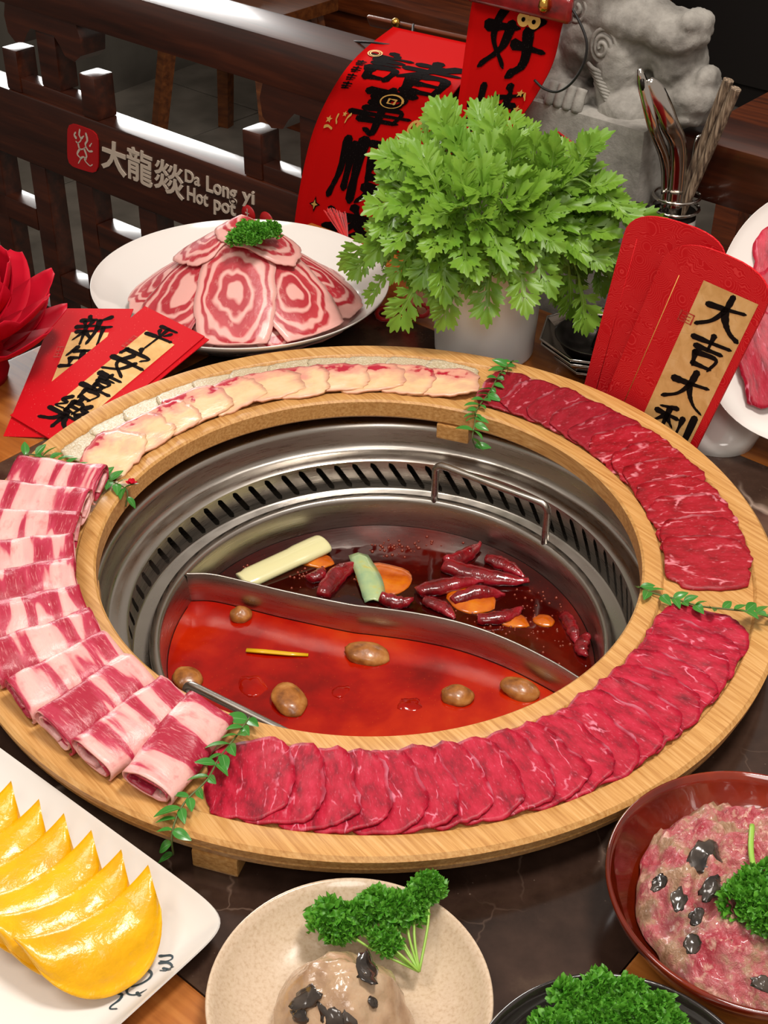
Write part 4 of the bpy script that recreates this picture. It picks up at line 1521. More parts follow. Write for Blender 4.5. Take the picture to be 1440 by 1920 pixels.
# ------------------------------------------------------------------ parsley
def parsley_cluster(seed, R0=0.0125, n=62, squash=0.85):
    """a curly parsley head: many frilled leaflets on a rounded head"""
    rr = random.Random(seed)
    vs, fs, uv = [], [], []
    for k in range(n):
        th = math.acos(rr.uniform(-0.3, 1))
        a = rr.uniform(0, 2 * PI)
        d_ = V((math.sin(th) * math.cos(a), math.sin(th) * math.sin(a), math.cos(th) * squash))
        p = d_ * R0 * rr.uniform(0.50, 0.95)
        s = R0 * rr.uniform(0.24, 0.38)
        d_ = (d_.normalized() + V((rr.uniform(-.5, .5), rr.uniform(-.5, .5), rr.uniform(-.5, .5)))).normalized()
        x = d_.orthogonal().normalized()
        y = d_.cross(x)
        b = len(vs)
        m_ = 20
        vs.append(p - d_ * s * 0.5)
        uv.append((0.5, 0.1, 0))
        ph = rr.uniform(0, 6)
        for rg, (rad, hh, tt) in enumerate(((0.6, 0.05, 0.5), (1.0, 0.35, 1.0))):
            for i in range(m_):
                t = 2 * PI * i / m_
                fr_ = math.sin(5 * t + ph)
                q = p + (x * math.cos(t) + y * math.sin(t)) * s * rad * (1 + 0.22 * math.cos(5 * t + ph + 1) * rg + 0.18 * math.cos(3 * t + k)) + d_ * s * (hh + (0.5 * rg + 0.12) * fr_)
                vs.append(q)
                uv.append((0.5, tt - 0.25 * rg * (0.5 - 0.5 * fr_), 0))
        for i in range(m_):
            j = (i + 1) % m_
            fs.append((b, b + 1 + i, b + 1 + j))
            fs.append((b + 1 + i, b + 1 + m_ + i, b + 1 + m_ + j, b + 1 + j))
    return mesh('leaf_cluster', vs, fs, MAT['parsley'], True, uv)


PCL = [parsley_cluster(k) for k in range(4)]


def parsley(label, base, heads, seed, stems=True, group=None):
    """base: point where the stems meet; heads: list of (point, scale)"""
    rr = random.Random(seed)
    root = thing('curly_parsley', label, 'parsley', base, group)
    for k, (p, s) in enumerate(heads):
        if stems:
            mid = base.lerp(p, 0.55) + V((rr.uniform(-.003, .003), rr.uniform(-.003, .003), 0.002))
            M('stem', *tube(catmull([base, mid, p], 5), 0.0009, 6), MAT['parsley_stem'], root)
        o = put('leaf_cluster', PCL[rr.randrange(4)], root, p - V(root.location), (rr.uniform(-.3, .3), rr.uniform(-.3, .3), rr.uniform(0, 6)))
        o.scale = (s, s, s)
    return root


pz = lambda px, py, z: at(px, py, z)
top = PK + V((0.012, 0, 0.092))
parsley('small curly parsley tuft crowning the heap of lamb', pz(478, 452, .118), [(pz(447, 448, .122), 1.0), (pz(462, 432, .126), 1.0), (pz(482, 436, .128), 1.05), (pz(508, 432, .125), 0.9), (pz(472, 450, .124), 0.85), (pz(495, 442, .126), .8)], 3)

# ------------------------------------------------------------------ dumpling plate
c0 = at(441, 1722, 0.022)
dx = (at(0, 1400, 0.022) - c0)
dx.z = 0
dx.normalize()
dy = V((-dx.y, dx.x, 0))
if dy.y > 0:
    dy = -dy
PLX, PLY = 0.34, 0.235
pc = c0 + dx * PLX / 2 + dy * PLY / 2
pc.z = 0
fr2 = Matrix((dx, dy, V((0, 0, 1)))).transposed()
if fr2.determinant() < 0:
    fr2 = Matrix((dy, dx, V((0, 0, 1)))).transposed()
    PLX, PLY = PLY, PLX


def rect_plate_pt(u, v_, hx, hy, rad):
    x, y = max(-hx + rad, min(hx - rad, u)), max(-hy + rad, min(hy - rad, v_))
    return x, y


vs, fs = [], []
ringsdef = [(0.60, 0.0035), (0.78, 0.0035), (0.88, 0.007), (0.97, 0.019), (0.995, 0.0218), (1.0, 0.0208), (0.985, 0.0175), (0.90, 0.004), (0.86, 0.0), (0.6, 0.0)]
NP = 320
for k, (s, z) in enumerate(ringsdef):
    for i in range(NP):
        a = 2 * PI * i / NP
        c_, s_ = math.cos(a), math.sin(a)
        q = (abs(c_) ** 14 + abs(s_) ** 14) ** (-1 / 14)
        inset = (1 - s) * min(PLX, PLY) * 0.5
        vs.append(V((c_ * q * (PLX / 2 - inset), s_ * q * (PLY / 2 - inset), z)))
K = len(ringsdef)
for k in range(K - 1):
    for i in range(NP):
        j = (i + 1) % NP
        fs.append((k * NP + i, k * NP + j, (k + 1) * NP + j, (k + 1) * NP + i))
fs.append(tuple(range(NP - 1, -1, -1)))
fs.append(tuple(range((K - 1) * NP, K * NP)))
dpl = M('rectangular_plate', [fr2 @ v_ + pc for v_ in vs], fs, MAT['white_ceramic'], auto=50)
tag(dpl, 'white rectangular plate with blue brush scroll holding yellow dumplings', 'plate')
# painted scroll on the rim
def scroll_map(x0, y0, x1, y1):
    def f(u, v_, h):
        p = at(x0 + u * (x1 - x0), y1 + v_ * (y0 - y1), 0.008)
        q = (fr2.inverted() @ (p - pc))
        ins = min(PLX / 2 - abs(q.x), PLY / 2 - abs(q.y)) / (min(PLX, PLY) * 0.5)
        s = 1 - ins
        z = 0.0035
        for (sa, za), (sb, zb) in zip(ringsdef[:4], ringsdef[1:5]):
            if sa <= s <= sb:
                z = za + (zb - za) * (s - sa) / (sb - sa)
        return V((p.x, p.y, z + 0.0005))
    return f


scr = [[(.78, 1.0), (.95, .99), (.98, .92), (.90, .88), (.80, .90)], [(.78, .86), (.92, .84), (.98, .74), (.90, .68), (.80, .70)], [(.90, .70), (.96, .62)], [(.84, .74), (1.0, .67)], [(.50, .78), (.60, .74), (.66, .66), (.62, .56), (.50, .48), (.36, .44)], [(.50, .78), (.56, .82)],
       [(.36, .52), (.28, .40), (.30, .30), (.42, .26), (.58, .32)], [(.44, .30), (.50, .18)], [(.12, .34), (.20, .30), (.16, .20), (.04, .10), (.02, .04), (.12, .02)]]
brush(scr, 0.045, scroll_map(203, 1785, 325, 1890), MAT['blue_print'], dpl, 'painted_scroll', 4, 0.0)


# ------------------------------------------------------------------ dumplings
def dumpling_mesh(seed, L=0.094, Wd=0.051, Hd=0.0078):
    """half moon: straight fold along x at y=0, sealed arc towards -y"""
    nu_, nv_ = 26, 14
    vs, fs, uv = [], [], []
    for side in (1, -1):
        for i in range(nu_ + 1):
            s = -1 + 2 * i / nu_
            w = 0.10 + 0.90 * max(0.0, 1 - abs(s) ** 2.6) ** 0.5
            for j in range(nv_ + 1):
                t = j / nv_
                x = s * L / 2 * (1 - 0.05 * t)
                y = -t * Wd * (0.10 + 0.90 * w) + 0.010 * s * s
                belly = max(0.0, math.sin(PI * min(1.0, 0.02 + t * 1.12))) ** 0.8 * w ** 0.8 if t < 0.87 else 0.0
                z = side * (0.0012 + Hd * belly * (1 + 0.2 * nz(s * 3 + seed, t * 3, seed)))
                z += 0.0018 * nz(s * 4 + seed * 2, 1.0) * t * t + 0.006 * abs(s) ** 3
                vs.append(V((x, y, z)))
                uv.append((s, t, 0))
    n = (nu_ + 1) * (nv_ + 1)
    K = nv_ + 1
    for side in (0, 1):
        for i in range(nu_):
            for j in range(nv_):
                a = side * n + i * K + j
                q = (a, a + 1, a + K + 1, a + K)
                fs.append(q if side else tuple(reversed(q)))
    for i in range(nu_):
        a, b = i * K + nv_, (i + 1) * K + nv_
        fs.append((a, b, n + b, n + a))
        a, b = i * K, (i + 1) * K
        fs.append((b, a, n + a, n + b))
    for i in (0, nu_):
        for j in range(nv_):
            a, b = i * K + j, i * K + j + 1
            fs.append((a, b, n + b, n + a))
    return mesh('dumpling', vs, fs, MAT['dumpling'], True, uv)


dm = [dumpling_mesh(k + 1) for k in range(3)]
ftip0, ftip1 = at(58, 1785, 0.030), at(272, 1672, 0.030)   # ends of the straight fold of the first dumpling
ax = (ftip1 - ftip0).normalized()
sd = V((-ax.y, ax.x, 0))
step = at(215, 1735, 0.03) - at(272, 1772, 0.03)
for k in range(6):
    base = (ftip0 + ftip1) / 2 + step * k * 0.98
    fr = Matrix((ax, sd, V((0, 0, 1)))).transposed() @ Matrix.Rotation(0.53, 3, 'X') @ Matrix.Rotation((0.02, -0.02, 0.02)[k % 3], 3, 'Z')
    o = put('dumpling', dm[k % 3], None, V((base.x, base.y, 0.0345)), fr)
    lab = ['yellow half moon dumpling lying uncovered beside the blue scroll', 'yellow dumpling directly under the uncovered one', 'third yellow dumpling counted from the blue scroll', 'fourth yellow dumpling counted from the blue scroll', 'fifth yellow dumpling counted from the blue scroll', 'last yellow dumpling in the row, farthest from the blue scroll'][k]
    tag(o, lab, 'dumpling', 'yellow dumplings on the rectangular plate')

# ------------------------------------------------------------------ beige plate with fish paste
BP = V((-0.005, -0.4465, 0))
prof = [(0, 0.002), (0.044, 0.002), (0.046, 0.0), (0.051, 0.0), (0.053, 0.003), (0.074, 0.014), (0.084, 0.024), (0.0875, 0.0300), (0.0868, 0.0318), (0.0850, 0.0315), (0.0815, 0.026), (0.070, 0.0155), (0.055, 0.0085), (0.035, 0.006), (0, 0.0055)]
vs, fs = lathe(prof, 96, c=BP)
o = M('round_plate', vs, fs, MAT['beige_ceramic'])
tag(o, 'speckled beige round plate holding a dome of fish paste', 'plate')
DC = V((BP.x - 0.005, BP.y - 0.016, 0.007))
root = thing('fish_paste_dome', 'glossy tan fish paste dome studded with black fungus on the beige plate', 'fish paste', DC)
vs, fs, uv = [], [], []
rows, cols_ = 30, 64
for j in range(rows + 1):
    th = PI / 2 * j / rows
    for i in range(cols_):
        a = 2 * PI * i / cols_
        d_ = V((math.sin(th) * math.cos(a), math.sin(th) * math.sin(a), math.cos(th)))
        k = 1 + 0.07 * nz(d_.x * 2.2 + 3, d_.y * 2.2, d_.z * 2.2) + 0.035 * nz(d_.x * 6, d_.y * 6, d_.z * 6) + 0.014 * nz(d_.x * 17, d_.y * 17, d_.z * 17)
        vs.append(DC + V((d_.x * 0.044 * k, d_.y * 0.040 * k, d_.z * 0.066 * k)))
for j in range(rows):
    for i in range(cols_):
        i2 = (i + 1) % cols_
        fs.append((j * cols_ + i, (j + 1) * cols_ + i, (j + 1) * cols_ + i2, j * cols_ + i2))
fs.append(tuple((rows) * cols_ + i for i in range(cols_)))
M('paste', vs, fs, MAT['paste'], root)


def fungus_bit(parent, p, nrm, s, seed):
    rr = random.Random(seed)
    x = nrm.orthogonal().normalized()
    x = Matrix.Rotation(rr.uniform(0, 6), 3, nrm) @ x
    y = nrm.cross(x)
    me = blob('f', s, s * 0.62, s * 0.16, None, seed + 5, 0.30, n=20)
    vs = []
    for v_ in me.vertices:
        c = v_.co
        fold = 0.25 * abs(c.x) * math.sin(seed) + 0.3 * c.x * c.y / s
        vs.append(p + x * c.x + y * c.y + nrm * (c.z + fold + 0.0004))
    return M('fungus_piece', vs, [tuple(f_.vertices) for f_ in me.polygons], MAT['fungus'], parent)


def dome_hit(px, py):
    d_ = ray(px, py).normalized()
    S = Matrix.Diagonal((1 / 0.044, 1 / 0.040, 1 / 0.066))
    o_, q = S @ (CAM - DC), S @ d_
    A, B, C_ = q.dot(q), 2 * o_.dot(q), o_.dot(o_) - 1
    disc = B * B - 4 * A * C_
    t = (-B - math.sqrt(max(0, disc))) / (2 * A)
    p = CAM + d_ * t
    nr = (S @ S @ (p - DC)).normalized()
    return p, nr


for k, (px, py, s) in enumerate([(688, 1822, .0125), (578, 1872, .0095), (562, 1902, .007), (625, 1908, .0095), (655, 1915, .009), (700, 1880, .004)]):
    p, nr = dome_hit(px, py)
    fungus_bit(root, p - nr * 0.0004, nr, s, k + 1)
bz = pz(786, 1822, .024)
parsley('curly parsley sprig with bare stems on the beige plate rim', bz, [(pz(618, 1725, .034), 1.15), (pz(640, 1742, .033), 0.9), (pz(668, 1722, .035), 0.95), (pz(702, 1700, .037), 1.05), (pz(735, 1712, .036), 1.0), (pz(762, 1705, .038), 1.05), (pz(802, 1668, .042), 0.95), (pz(780, 1690, .038), .85), (pz(722, 1765, .034), 0.85)], 5)


# ------------------------------------------------------------------ red brown bowl with marinated meat
def bowl_prof(R0, h, foot):
    return [(0, 0.004), (foot * 0.85, 0.004), (foot * 0.88, 0.0), (foot, 0.0), (foot, 0.006), (R0 * 0.72, 0.013), (R0 * 0.90, h * 0.55), (R0 * 0.975, h * 0.82), (R0, h - 0.0015), (R0 - 0.001, h), (R0 - 0.003, h), (R0 * 0.955, h * 0.84), (R0 * 0.87, h * 0.60), (R0 * 0.68, 0.019), (R0 * 0.4, 0.011), (0, 0.010)]


RB = V((0.2550, -0.3755, 0))
vs, fs = lathe(bowl_prof(0.0975, 0.052, 0.048), 112, c=RB)
o = M('red_brown_bowl', vs, fs, MAT['red_glaze'])
tag(o, 'glossy red brown bowl filled with marinated minced meat', 'bowl')
mr = thing('marinated_meat', 'heap of pink marinated minced meat with black fungus in the red brown bowl', 'minced meat', RB + V((0.008, -0.006, 0.012)))
vs, fs = [], []
rows, cols_ = 56, 150
MC = RB + V((0.0095, -0.006, 0))
for j in range(rows + 1):
    r = j / rows
    for i in range(cols_):
        a = 2 * PI * i / cols_
        R1 = 0.0865 * (1 + 0.06 * nz(math.cos(a) * 2, math.sin(a) * 2, 3.0) + 0.03 * nz(math.cos(a) * 7, math.sin(a) * 7, 5))
        x, y = r * R1 * math.cos(a), r * R1 * math.sin(a)
        z = 0.036 + 0.032 * (1 - r ** 2.2) + 0.011 * nz(x * 42, y * 42, 1.0) + 0.008 * nz(x * 95, y * 95, 4.0) + 0.0045 * nz(x * 260, y * 260, 2.0) + 0.0014 * nz(x * 600, y * 600, 8.0)
        if j == rows:
            z = 0.0285
        p = MC + V((x, y, z))
        dr = V((p.x - RB.x, p.y - RB.y, 0))
        lim = 0.0980 * (0.68 + 0.19 * (min(p.z, 0.0315) - 0.019) / 0.0125) if p.z < 0.0315 else 0.0848 + (min(p.z, 0.0437) - 0.0315) * 0.64
        if dr.length > lim:
            dr = dr.normalized() * lim
            p = V((RB.x + dr.x, RB.y + dr.y, p.z))
        vs.append(p)
for j in range(rows):
    for i in range(cols_):
        i2 = (i + 1) % cols_
        fs.append((j * cols_ + i, (j + 1) * cols_ + i, (j + 1) * cols_ + i2, j * cols_ + i2))
M('mince', vs, fs, MAT['mince'], mr)
for k, (px, py, s) in enumerate([(1325, 1605, .013), (1335, 1665, .010), (1272, 1690, .007), (1305, 1720, .006), (1235, 1655, .006), (1300, 1770, .007), (1432, 1845, .007)]):
    p = at(px, py, 0.064)
    fungus_bit(mr, p, V((rnd.uniform(-.2, .2), -0.35, 1)).normalized(), s, 30 + k)
b = pz(1432, 1640, .064)
parsley('curly parsley tuft with a long bright stem on the minced meat', b, [(pz(1385, 1688, .068), 1.0), (pz(1412, 1662, .070), 1.0), (pz(1438, 1690, .071), 1.15), (pz(1418, 1718, .068), 0.9), (pz(1452, 1655, .070), 1.1), (pz(1450, 1730, .068), 1.0)], 9)
st = M('loose_stem', *tube(catmull([pz(1410, 1548, .068), pz(1408, 1590, .070), pz(1414, 1625, .070), pz(1436, 1652, .069)], 6), 0.0019, 8), MAT['parsley_stem'])
tag(st, 'thick bright green parsley stem lying on the minced meat', 'stem')

# ------------------------------------------------------------------ black bowl with parsley
KB = V((0.1475, -0.5260, 0))
vs, fs = lathe(bowl_prof(0.0868, 0.046, 0.042), 112, c=KB)
o = M('black_bowl', vs, fs, MAT['black_glaze'])
tag(o, 'glossy black bowl filled with curly parsley', 'bowl')
vs, fs = lathe([(0, 0.030), (0.030, 0.028), (0.046, 0.022), (0.0545, 0.0165), (0.0, 0.0145)], 48, c=KB)
vs = [v_ + V((0, 0, 0.002 * nz(v_.x * 90, v_.y * 90))) for v_ in vs]
o = M('fish_paste_patty', vs, fs, MAT['cup_plastic'])
tag(o, 'white paste patty under the parsley in the black bowl', 'fish paste')
hd = []
for (px, py) in [(1137, 1842), (1085, 1862), (1190, 1852), (1132, 1880), (1240, 1882), (1180, 1890), (1050, 1915), (1215, 1912), (1262, 1915), (1095, 1908), (1150, 1915)]:
    hd.append((V((-0.004, -0.0052, 0.0)) + pz(px, py, .046 + 0.004 * rnd.random()), rnd.uniform(0.9, 1.15)))
parsley('big bunch of curly parsley filling the black bowl', KB + V((0.0, -0.005, 0.033)), hd, 12)

# ------------------------------------------------------------------ footed plate at the right
pcn = at(1574, 602, 0.124)
todir = (CAM - pcn)
todir.z = 0
todir.normalize()
nrm = (V((0, 0, 1)) * math.cos(math.radians(42)) + todir * math.sin(math.radians(42))).normalized()
xx = V((0, 0, 1)).cross(nrm).normalized()
yy = nrm.cross(xx)
PF = Matrix((xx, yy, nrm)).transposed()
fp_c = pcn - nrm * 0.02
fb = at(1330, 826, 0) + N_ * 0.012
fp = thing('footed_plate', 'white footed plate tipped forward with red beef slices on it', 'plate', V((fb.x, fb.y, 0)))
# slanting pedestal from the table up to the underside of the dish
vs, fs = [], []
topc = fp_c + PF @ V((-0.030, 0.0, 0.0))
NPD = 40
for j in range(9):
    t = j / 8
    c_ = V((fb.x, fb.y, 0)).lerp(topc, t)
    c_.z = topc.z * t
    r_ = 0.040 - 0.012 * math.sin(PI * t) + 0.018 * t
    for i in range(NPD):
        a = 2 * PI * i / NPD
        vs.append(c_ + V((r_ * math.cos(a), r_ * math.sin(a), 0)).lerp(PF @ V((r_ * math.cos(a), r_ * math.sin(a), 0)), t))
for j in range(8):
    for i in range(NPD):
        i2 = (i + 1) % NPD
        fs.append((j * NPD + i, j * NPD + i2, (j + 1) * NPD + i2, (j + 1) * NPD + i))
fs.append(tuple(reversed(range(NPD))))
M('pedestal', vs, fs, MAT['white_ceramic'], fp)
vs, fs = lathe(plate_prof(1.0, 0.030, 0.42, well=0.66), 96)
vo = []
for v_ in vs:
    a = math.atan2(v_.y, v_.x)
    q = (abs(math.cos(a)) ** 2.6 + abs(math.sin(a)) ** 2.6) ** (-1 / 2.6)
    vo.append(PF @ V((v_.x * q * 0.124, v_.y * q * 0.138, v_.z)) + fp_c)
M('dish', vo, fs, MAT['white_ceramic'], fp)
for k, (x, y, a, L, W) in enumerate([(-0.066, 0.050, 1.75, .10, .065), (-0.056, -0.012, 1.85, .12, .07), (-0.062, -0.055, 2.0, .10, .060), (-0.02, 0.02, 1.7, .14, .075), (-0.020, -0.065, 2.1, .11, .06), (0.03, -0.02, 1.7, .15, .08), (-0.035, .080, 1.5, .08, .06)]):
    me = slice_mesh('beef_slice', L, W, MAT['beef'], 620 + k, 0.03, 0.0016, 0.10, 2.8, 0.002, 14, 22)
    fr = PF @ Matrix.Rotation(a - PI / 2, 3, 'Z')
    o = put('beef_slice', me, None, fp_c + PF @ V((x * 0.94, y * 0.94, 0.0175 + 0.0024 * k)), fr)
    tag(o, 'red beef slice draped on the tipped footed plate', 'meat slice', 'beef slices on the footed plate')
# ------------------------------------------------------------------ white cup and chrysanthemum greens
CU = at(909, 672, 0.0)
CU = V((CU.x, CU.y + 0.022, 0))
prof = [(0, 0.003), (0.052, 0.0), (0.0545, 0.0012), (0.0555, 0.004), (0.0625, 0.138), (0.0628, 0.1405), (0.0618, 0.1412), (0.0604, 0.139), (0.0535, 0.006), (0, 0.005)]
vs, fs = lathe(prof, 80, c=CU)
o = M('white_cup', vs, fs, MAT['cup_plastic'])
tag(o, 'tall plain white cup holding the leafy greens', 'cup')


def lobed_leaf(seed, L=0.066):
    """feathery chrysanthemum leaf: pairs of toothed fan shaped lobes along a midrib"""
    rr = random.Random(seed)
    vs, uv, fs = [], [], []
    droop = rr.uniform(0.3, 0.8)
    tw = rr.uniform(-0.25, 0.25)

    def lift(x, y):
        return V((x, y, 0.30 * abs(x) - droop * 0.34 * y * y / L + tw * x * y / L + 0.0016 * math.sin(y * 240 + x * 300)))

    # midrib blade
    b = len(vs)
    nr_ = 10
    for i in range(nr_ + 1):
        t = i / nr_
        w = 0.0011 + 0.0030 * smoothstep(0.15, 0.6, t) * (1 - 0.6 * t)
        for k in (-1, 0, 1):
            vs.append(lift(w * k, L * 0.80 * t))
            uv.append((0.5 * k, t, 0))
    for i in range(nr_):
        for k in range(2):
            q = b + i * 3 + k
            fs.append((q, q + 1, q + 4, q + 3))
    lobes = [(0.80 * L, 0.0, 0.30 * L, 0.62)]
    for t, ang_, ln in ((0.26, 1.05, 0.15), (0.42, 0.98, 0.27), (0.58, 0.88, 0.34), (0.72, 0.72, 0.32)):
        for sd in (-1, 1):
            lobes.append((t * L, sd * (ang_ + rr.uniform(-.1, .1)), ln * L * rr.uniform(0.88, 1.1), 0.46))
    for (y0, ang_, ln, half) in lobes:
        b = len(vs)
        yb = y0 - 0.10 * ln
        vs.append(lift(0.0, yb))
        uv.append((0.0, 0.3, 0))
        m_ = 20
        for rg in (0.55, 1.0):
            for i in range(m_ + 1):
                s = -1 + 2 * i / m_
                th = half * s
                r = ln * (0.60 + 0.40 * math.cos(s * 1.45)) * (1 + 0.11 * math.cos(s * 3.5 * PI) * (rg > 0.9)) * rg
                d_ = ang_ + th * (0.75 + 0.25 * rg)
                vs.append(lift(r * math.sin(d_), yb + 0.10 * ln + r * math.cos(d_)))
                uv.append((0.12 + 0.88 * abs(s), 0.5, 0))
        for i in range(m_):
            fs.append((b, b + 1 + i, b + 2 + i))
            fs.append((b + 1 + i, b + 2 + m_ + i, b + 3 + m_ + i, b + 2 + i))
    return mesh('leaf', vs, fs, MAT['greens'], True, uv)


LEAF = [lobed_leaf(k) for k in range(6)]
CR = CU + V((0, 0, 0.138))
rr = random.Random(21)


def sprig(target, seed, label, nleaf=6, scale=1.0):
    """a stem rising out of the cup and bending to target"""
    r2 = random.Random(seed)
    out = V((target.x - CR.x, target.y - CR.y, 0))
    b = CR + out * 0.12 - V((0, 0, 0.07))
    rimp = CR + out.normalized() * min(0.040, out.length * 0.45) + V((0, 0, 0.012))
    mid = rimp.lerp(target, 0.5) + V((0, 0, 0.018 + 0.02 * out.length / 0.12))
    path = catmull([b, rimp, mid, target], 7)
    root = thing('greens_sprig', label, 'leafy greens', b, 'chrysanthemum green sprigs in the white cup')
    M('stem', *tube(path, [0.0021 * (1 - 0.6 * i / (len(path) - 1)) for i in range(len(path))], 6), MAT['greens_stem'], root)
    N = len(path)
    for k in range(nleaf):
        i = N - 1 - int(k * (N - 9) / nleaf)
        p = path[i]
        t = (path[i] - path[i - 1]).normalized()
        a = k * 2.4 + r2.uniform(-.5, .5)
        side = t.orthogonal().normalized()
        side = Matrix.Rotation(a, 3, t) @ side
        if k == 0:
            d_ = (t + side * 0.25).normalized()
        else:
            d_ = (t * 0.75 + side * 0.8 + V((0, 0, 0.12)) + out.normalized() * 0.25).normalized()
        up = V((0, 0, 1)) + (CAM - p).normalized() * 0.9
        lf, s, rl = LEAF[r2.randrange(6)], scale * r2.uniform(0.74, 1.04), r2.uniform(-0.5, 0.5)
        for tr_ in range(14):
            x = d_.cross(up).normalized()
            z = x.cross(d_)
            fr = Matrix((x, d_, z)).transposed() @ Matrix.Rotation(rl, 3, 'Y')
            bad_cup = bad_back = bad_env = False
            for v_ in lf.vertices:
                w_ = fr @ (v_.co * s) + p
                if w_.z < 0.1435 and math.hypot(w_.x - CR.x, w_.y - CR.y) < 0.0650:
                    bad_cup = True
                if w_.dot(N_) > 0.494:
                    bad_back = True
                if w_.z < 0.003:
                    bad_cup = True
            if not (bad_cup or bad_back):
                break
            if bad_cup:
                d_ = (d_ + V((0, 0, 0.22)) + out.normalized() * 0.16).normalized()
            if bad_back:
                d_ = (d_ - N_ * 0.30).normalized()
        o = put('leaf', lf, root, p - V(root.location), fr)
        o.scale = (s, s, s)
    return root


gcenter = CR + V((0.004, -0.006, 0.03))
tg = [(872, 232, .0), (930, 240, 0), (800, 270, 0), (1000, 262, .0), (1075, 285, .01), (740, 310, 0), (725, 360, .0), (1150, 320, .03), (1180, 360, .02), (715, 430, -.01), (705, 480, -.01), (730, 540, -.02),
      (780, 480, -.05), (790, 560, -.05), (850, 500, -.06), (860, 570, -.06), (920, 520, -.06), (975, 500, -.055), (1000, 470, -.05), (1060, 480, -.03), (1090, 540, -.02), (1110, 570, -.02), (1130, 470, .0), (1150, 430, .01),
      (850, 330, -.02), (910, 320, -.02), (970, 330, -.01), (1040, 350, -.01), (800, 380, -.03), (870, 410, -.05), (940, 400, -.055), (1010, 410, -.04), (1080, 400, -.02), (760, 420, -.03), (905, 460, -.065), (835, 445, -.06), (1095, 330, .02), (840, 225, .01), (960, 225, .01), (820, 260, .0)]
for k, (px, py, dep) in enumerate(tg):
    # depth: on a dome round the cup mouth; dep pulls towards (-) or away from (+) the seat
    base_d = (CR - CAM).dot(FW)
    py = 402 + (py - 400) * (0.66 if py < 400 else 0.62)
    px = 930 + (px - 930) * (0.84 if px > 930 else 0.93)
    d_ = ray(px, py)
    p = CAM + d_ * (base_d + min(dep, 0.012) * 0.9)
    if p.dot(N_) > 0.452:
        p = onp(px, py, 0.452)
    sprig(p, 50 + k, 'lobed light green leafy sprig in the bunch spilling from the white cup', 6 if k > 8 else 5, 1.0)

# ------------------------------------------------------------------ stone lion on its plinth
LN = 0.535
lion = thing('stone_lion_statue', 'weathered grey stone guardian lion on a block between the railings', 'statue', SN(-0.158, LN + 0.10, FLOOR))
S0, S1 = -0.272, -0.080
vs, fs = snbox(S0, S1, LN, LN + 0.115, FLOOR, 0.236, 0.010)
M('plinth', vs, fs, MAT['stone'], lion, True, auto=40)


def stone_blob(name, balls, voxel=0.0034, amp=0.003):
    bm = bmesh.new()
    for c, r, *m in balls:
        q = bmesh.ops.create_icosphere(bm, subdivisions=3, radius=1.0)
        sx, sy, sz = r if isinstance(r, tuple) else (r, r, r)
        rot = m[0] if m else Matrix.Identity(3)
        for v_ in q['verts']:
            v_.co = (RZ40 @ (rot @ V((v_.co.x * sx, v_.co.y * sy, v_.co.z * sz)))) + c
    me = bpy.data.meshes.new(name)
    off = V(lion.location)
    for v_ in bm.verts:
        v_.co -= off
    bm.to_mesh(me)
    bm.free()
    me.materials.append(MAT['stone'])
    o = put(name, me, lion)
    rm = o.modifiers.new('remesh', 'REMESH')
    rm.mode = 'VOXEL'
    rm.voxel_size = voxel
    rm.use_smooth_shade = True
    sm = o.modifiers.new('smooth', 'SMOOTH')
    sm.iterations = 4
    tx = bpy.data.textures.new('stone_relief', 'CLOUDS')
    tx.noise_scale = 0.018
    tx.noise_depth = 4
    dp = o.modifiers.new('relief', 'DISPLACE')
    dp.texture = tx
    dp.strength = 0.009
    dp.mid_level = 0.5
    return o


def Lp(px, py, n):
    return onp(px, py, n)


RY = lambda a: Matrix.Rotation(a, 3, 'Y')
# seated body, haunch, chest, foreleg and paw on a cub: (pixel, depth, radii in pixels, depth radius)
PXM = 1.68 / F_PX


def lb(px, py, dn, rx, rz, rn, tilt=0.0):
    return (onp(px, py, LN + dn), (rx * PXM, rn, rz * PXM), RY(tilt))


stone_blob('body', [
    lb(1140, -20, .075, 105, 95, .050), lb(1185, 30, .065, 85, 42, .045), lb(1120, 60, .07, 60, 80, .045),
    lb(1150, -165, .07, 88, 80, .056), lb(1205, -135, .05, 46, 34, .040), lb(1165, -205, .03, 26, 18, .02), lb(1085, -225, .07, 22, 30, .02), lb(1205, -235, .07, 22, 28, .02),
    lb(1060, 120, .065, 46, 62, .040), lb(1050, 165, .040, 48, 26, .032), lb(1020, 178, .030, 40, 16, .022), lb(1075, 175, .035, 40, 22, .026),
    lb(1168, 120, .055, 42, 92, .036, 0.06), lb(1178, 205, .045, 46, 38, .036), lb(1150, 225, .035, 50, 18, .028),
    lb(1265, 60, .070, 62, 34, .040), lb(1305, 42, .070, 24, 22, .028), lb(1240, 92, .078, 36, 34, .034),
    lb(1278, 120, .080, 38, 52, .038), lb(1262, 172, .080, 42, 40, .040), lb(1305, 178, .080, 46, 36, .040), lb(1325, 152, .075, 16, 24, .022), lb(1280, 205, .080, 60, 22, .038),
])


def spiral(name, c, R0, turns, tubes, squash=1.0, lean=0.0):
    pts = []
    n = int(turns * 20)
    for i in range(n + 1):
        a = turns * 2 * PI * i / n
        r = R0 * (1 - 0.86 * i / n)
        pts.append(c + E_ * (r * math.cos(a)) + V((0, 0, r * squash * math.sin(a))) - N_ * 0.004 * (i / n))
    M(name, *tube(pts, tubes, 8), MAT['stone'], lion)


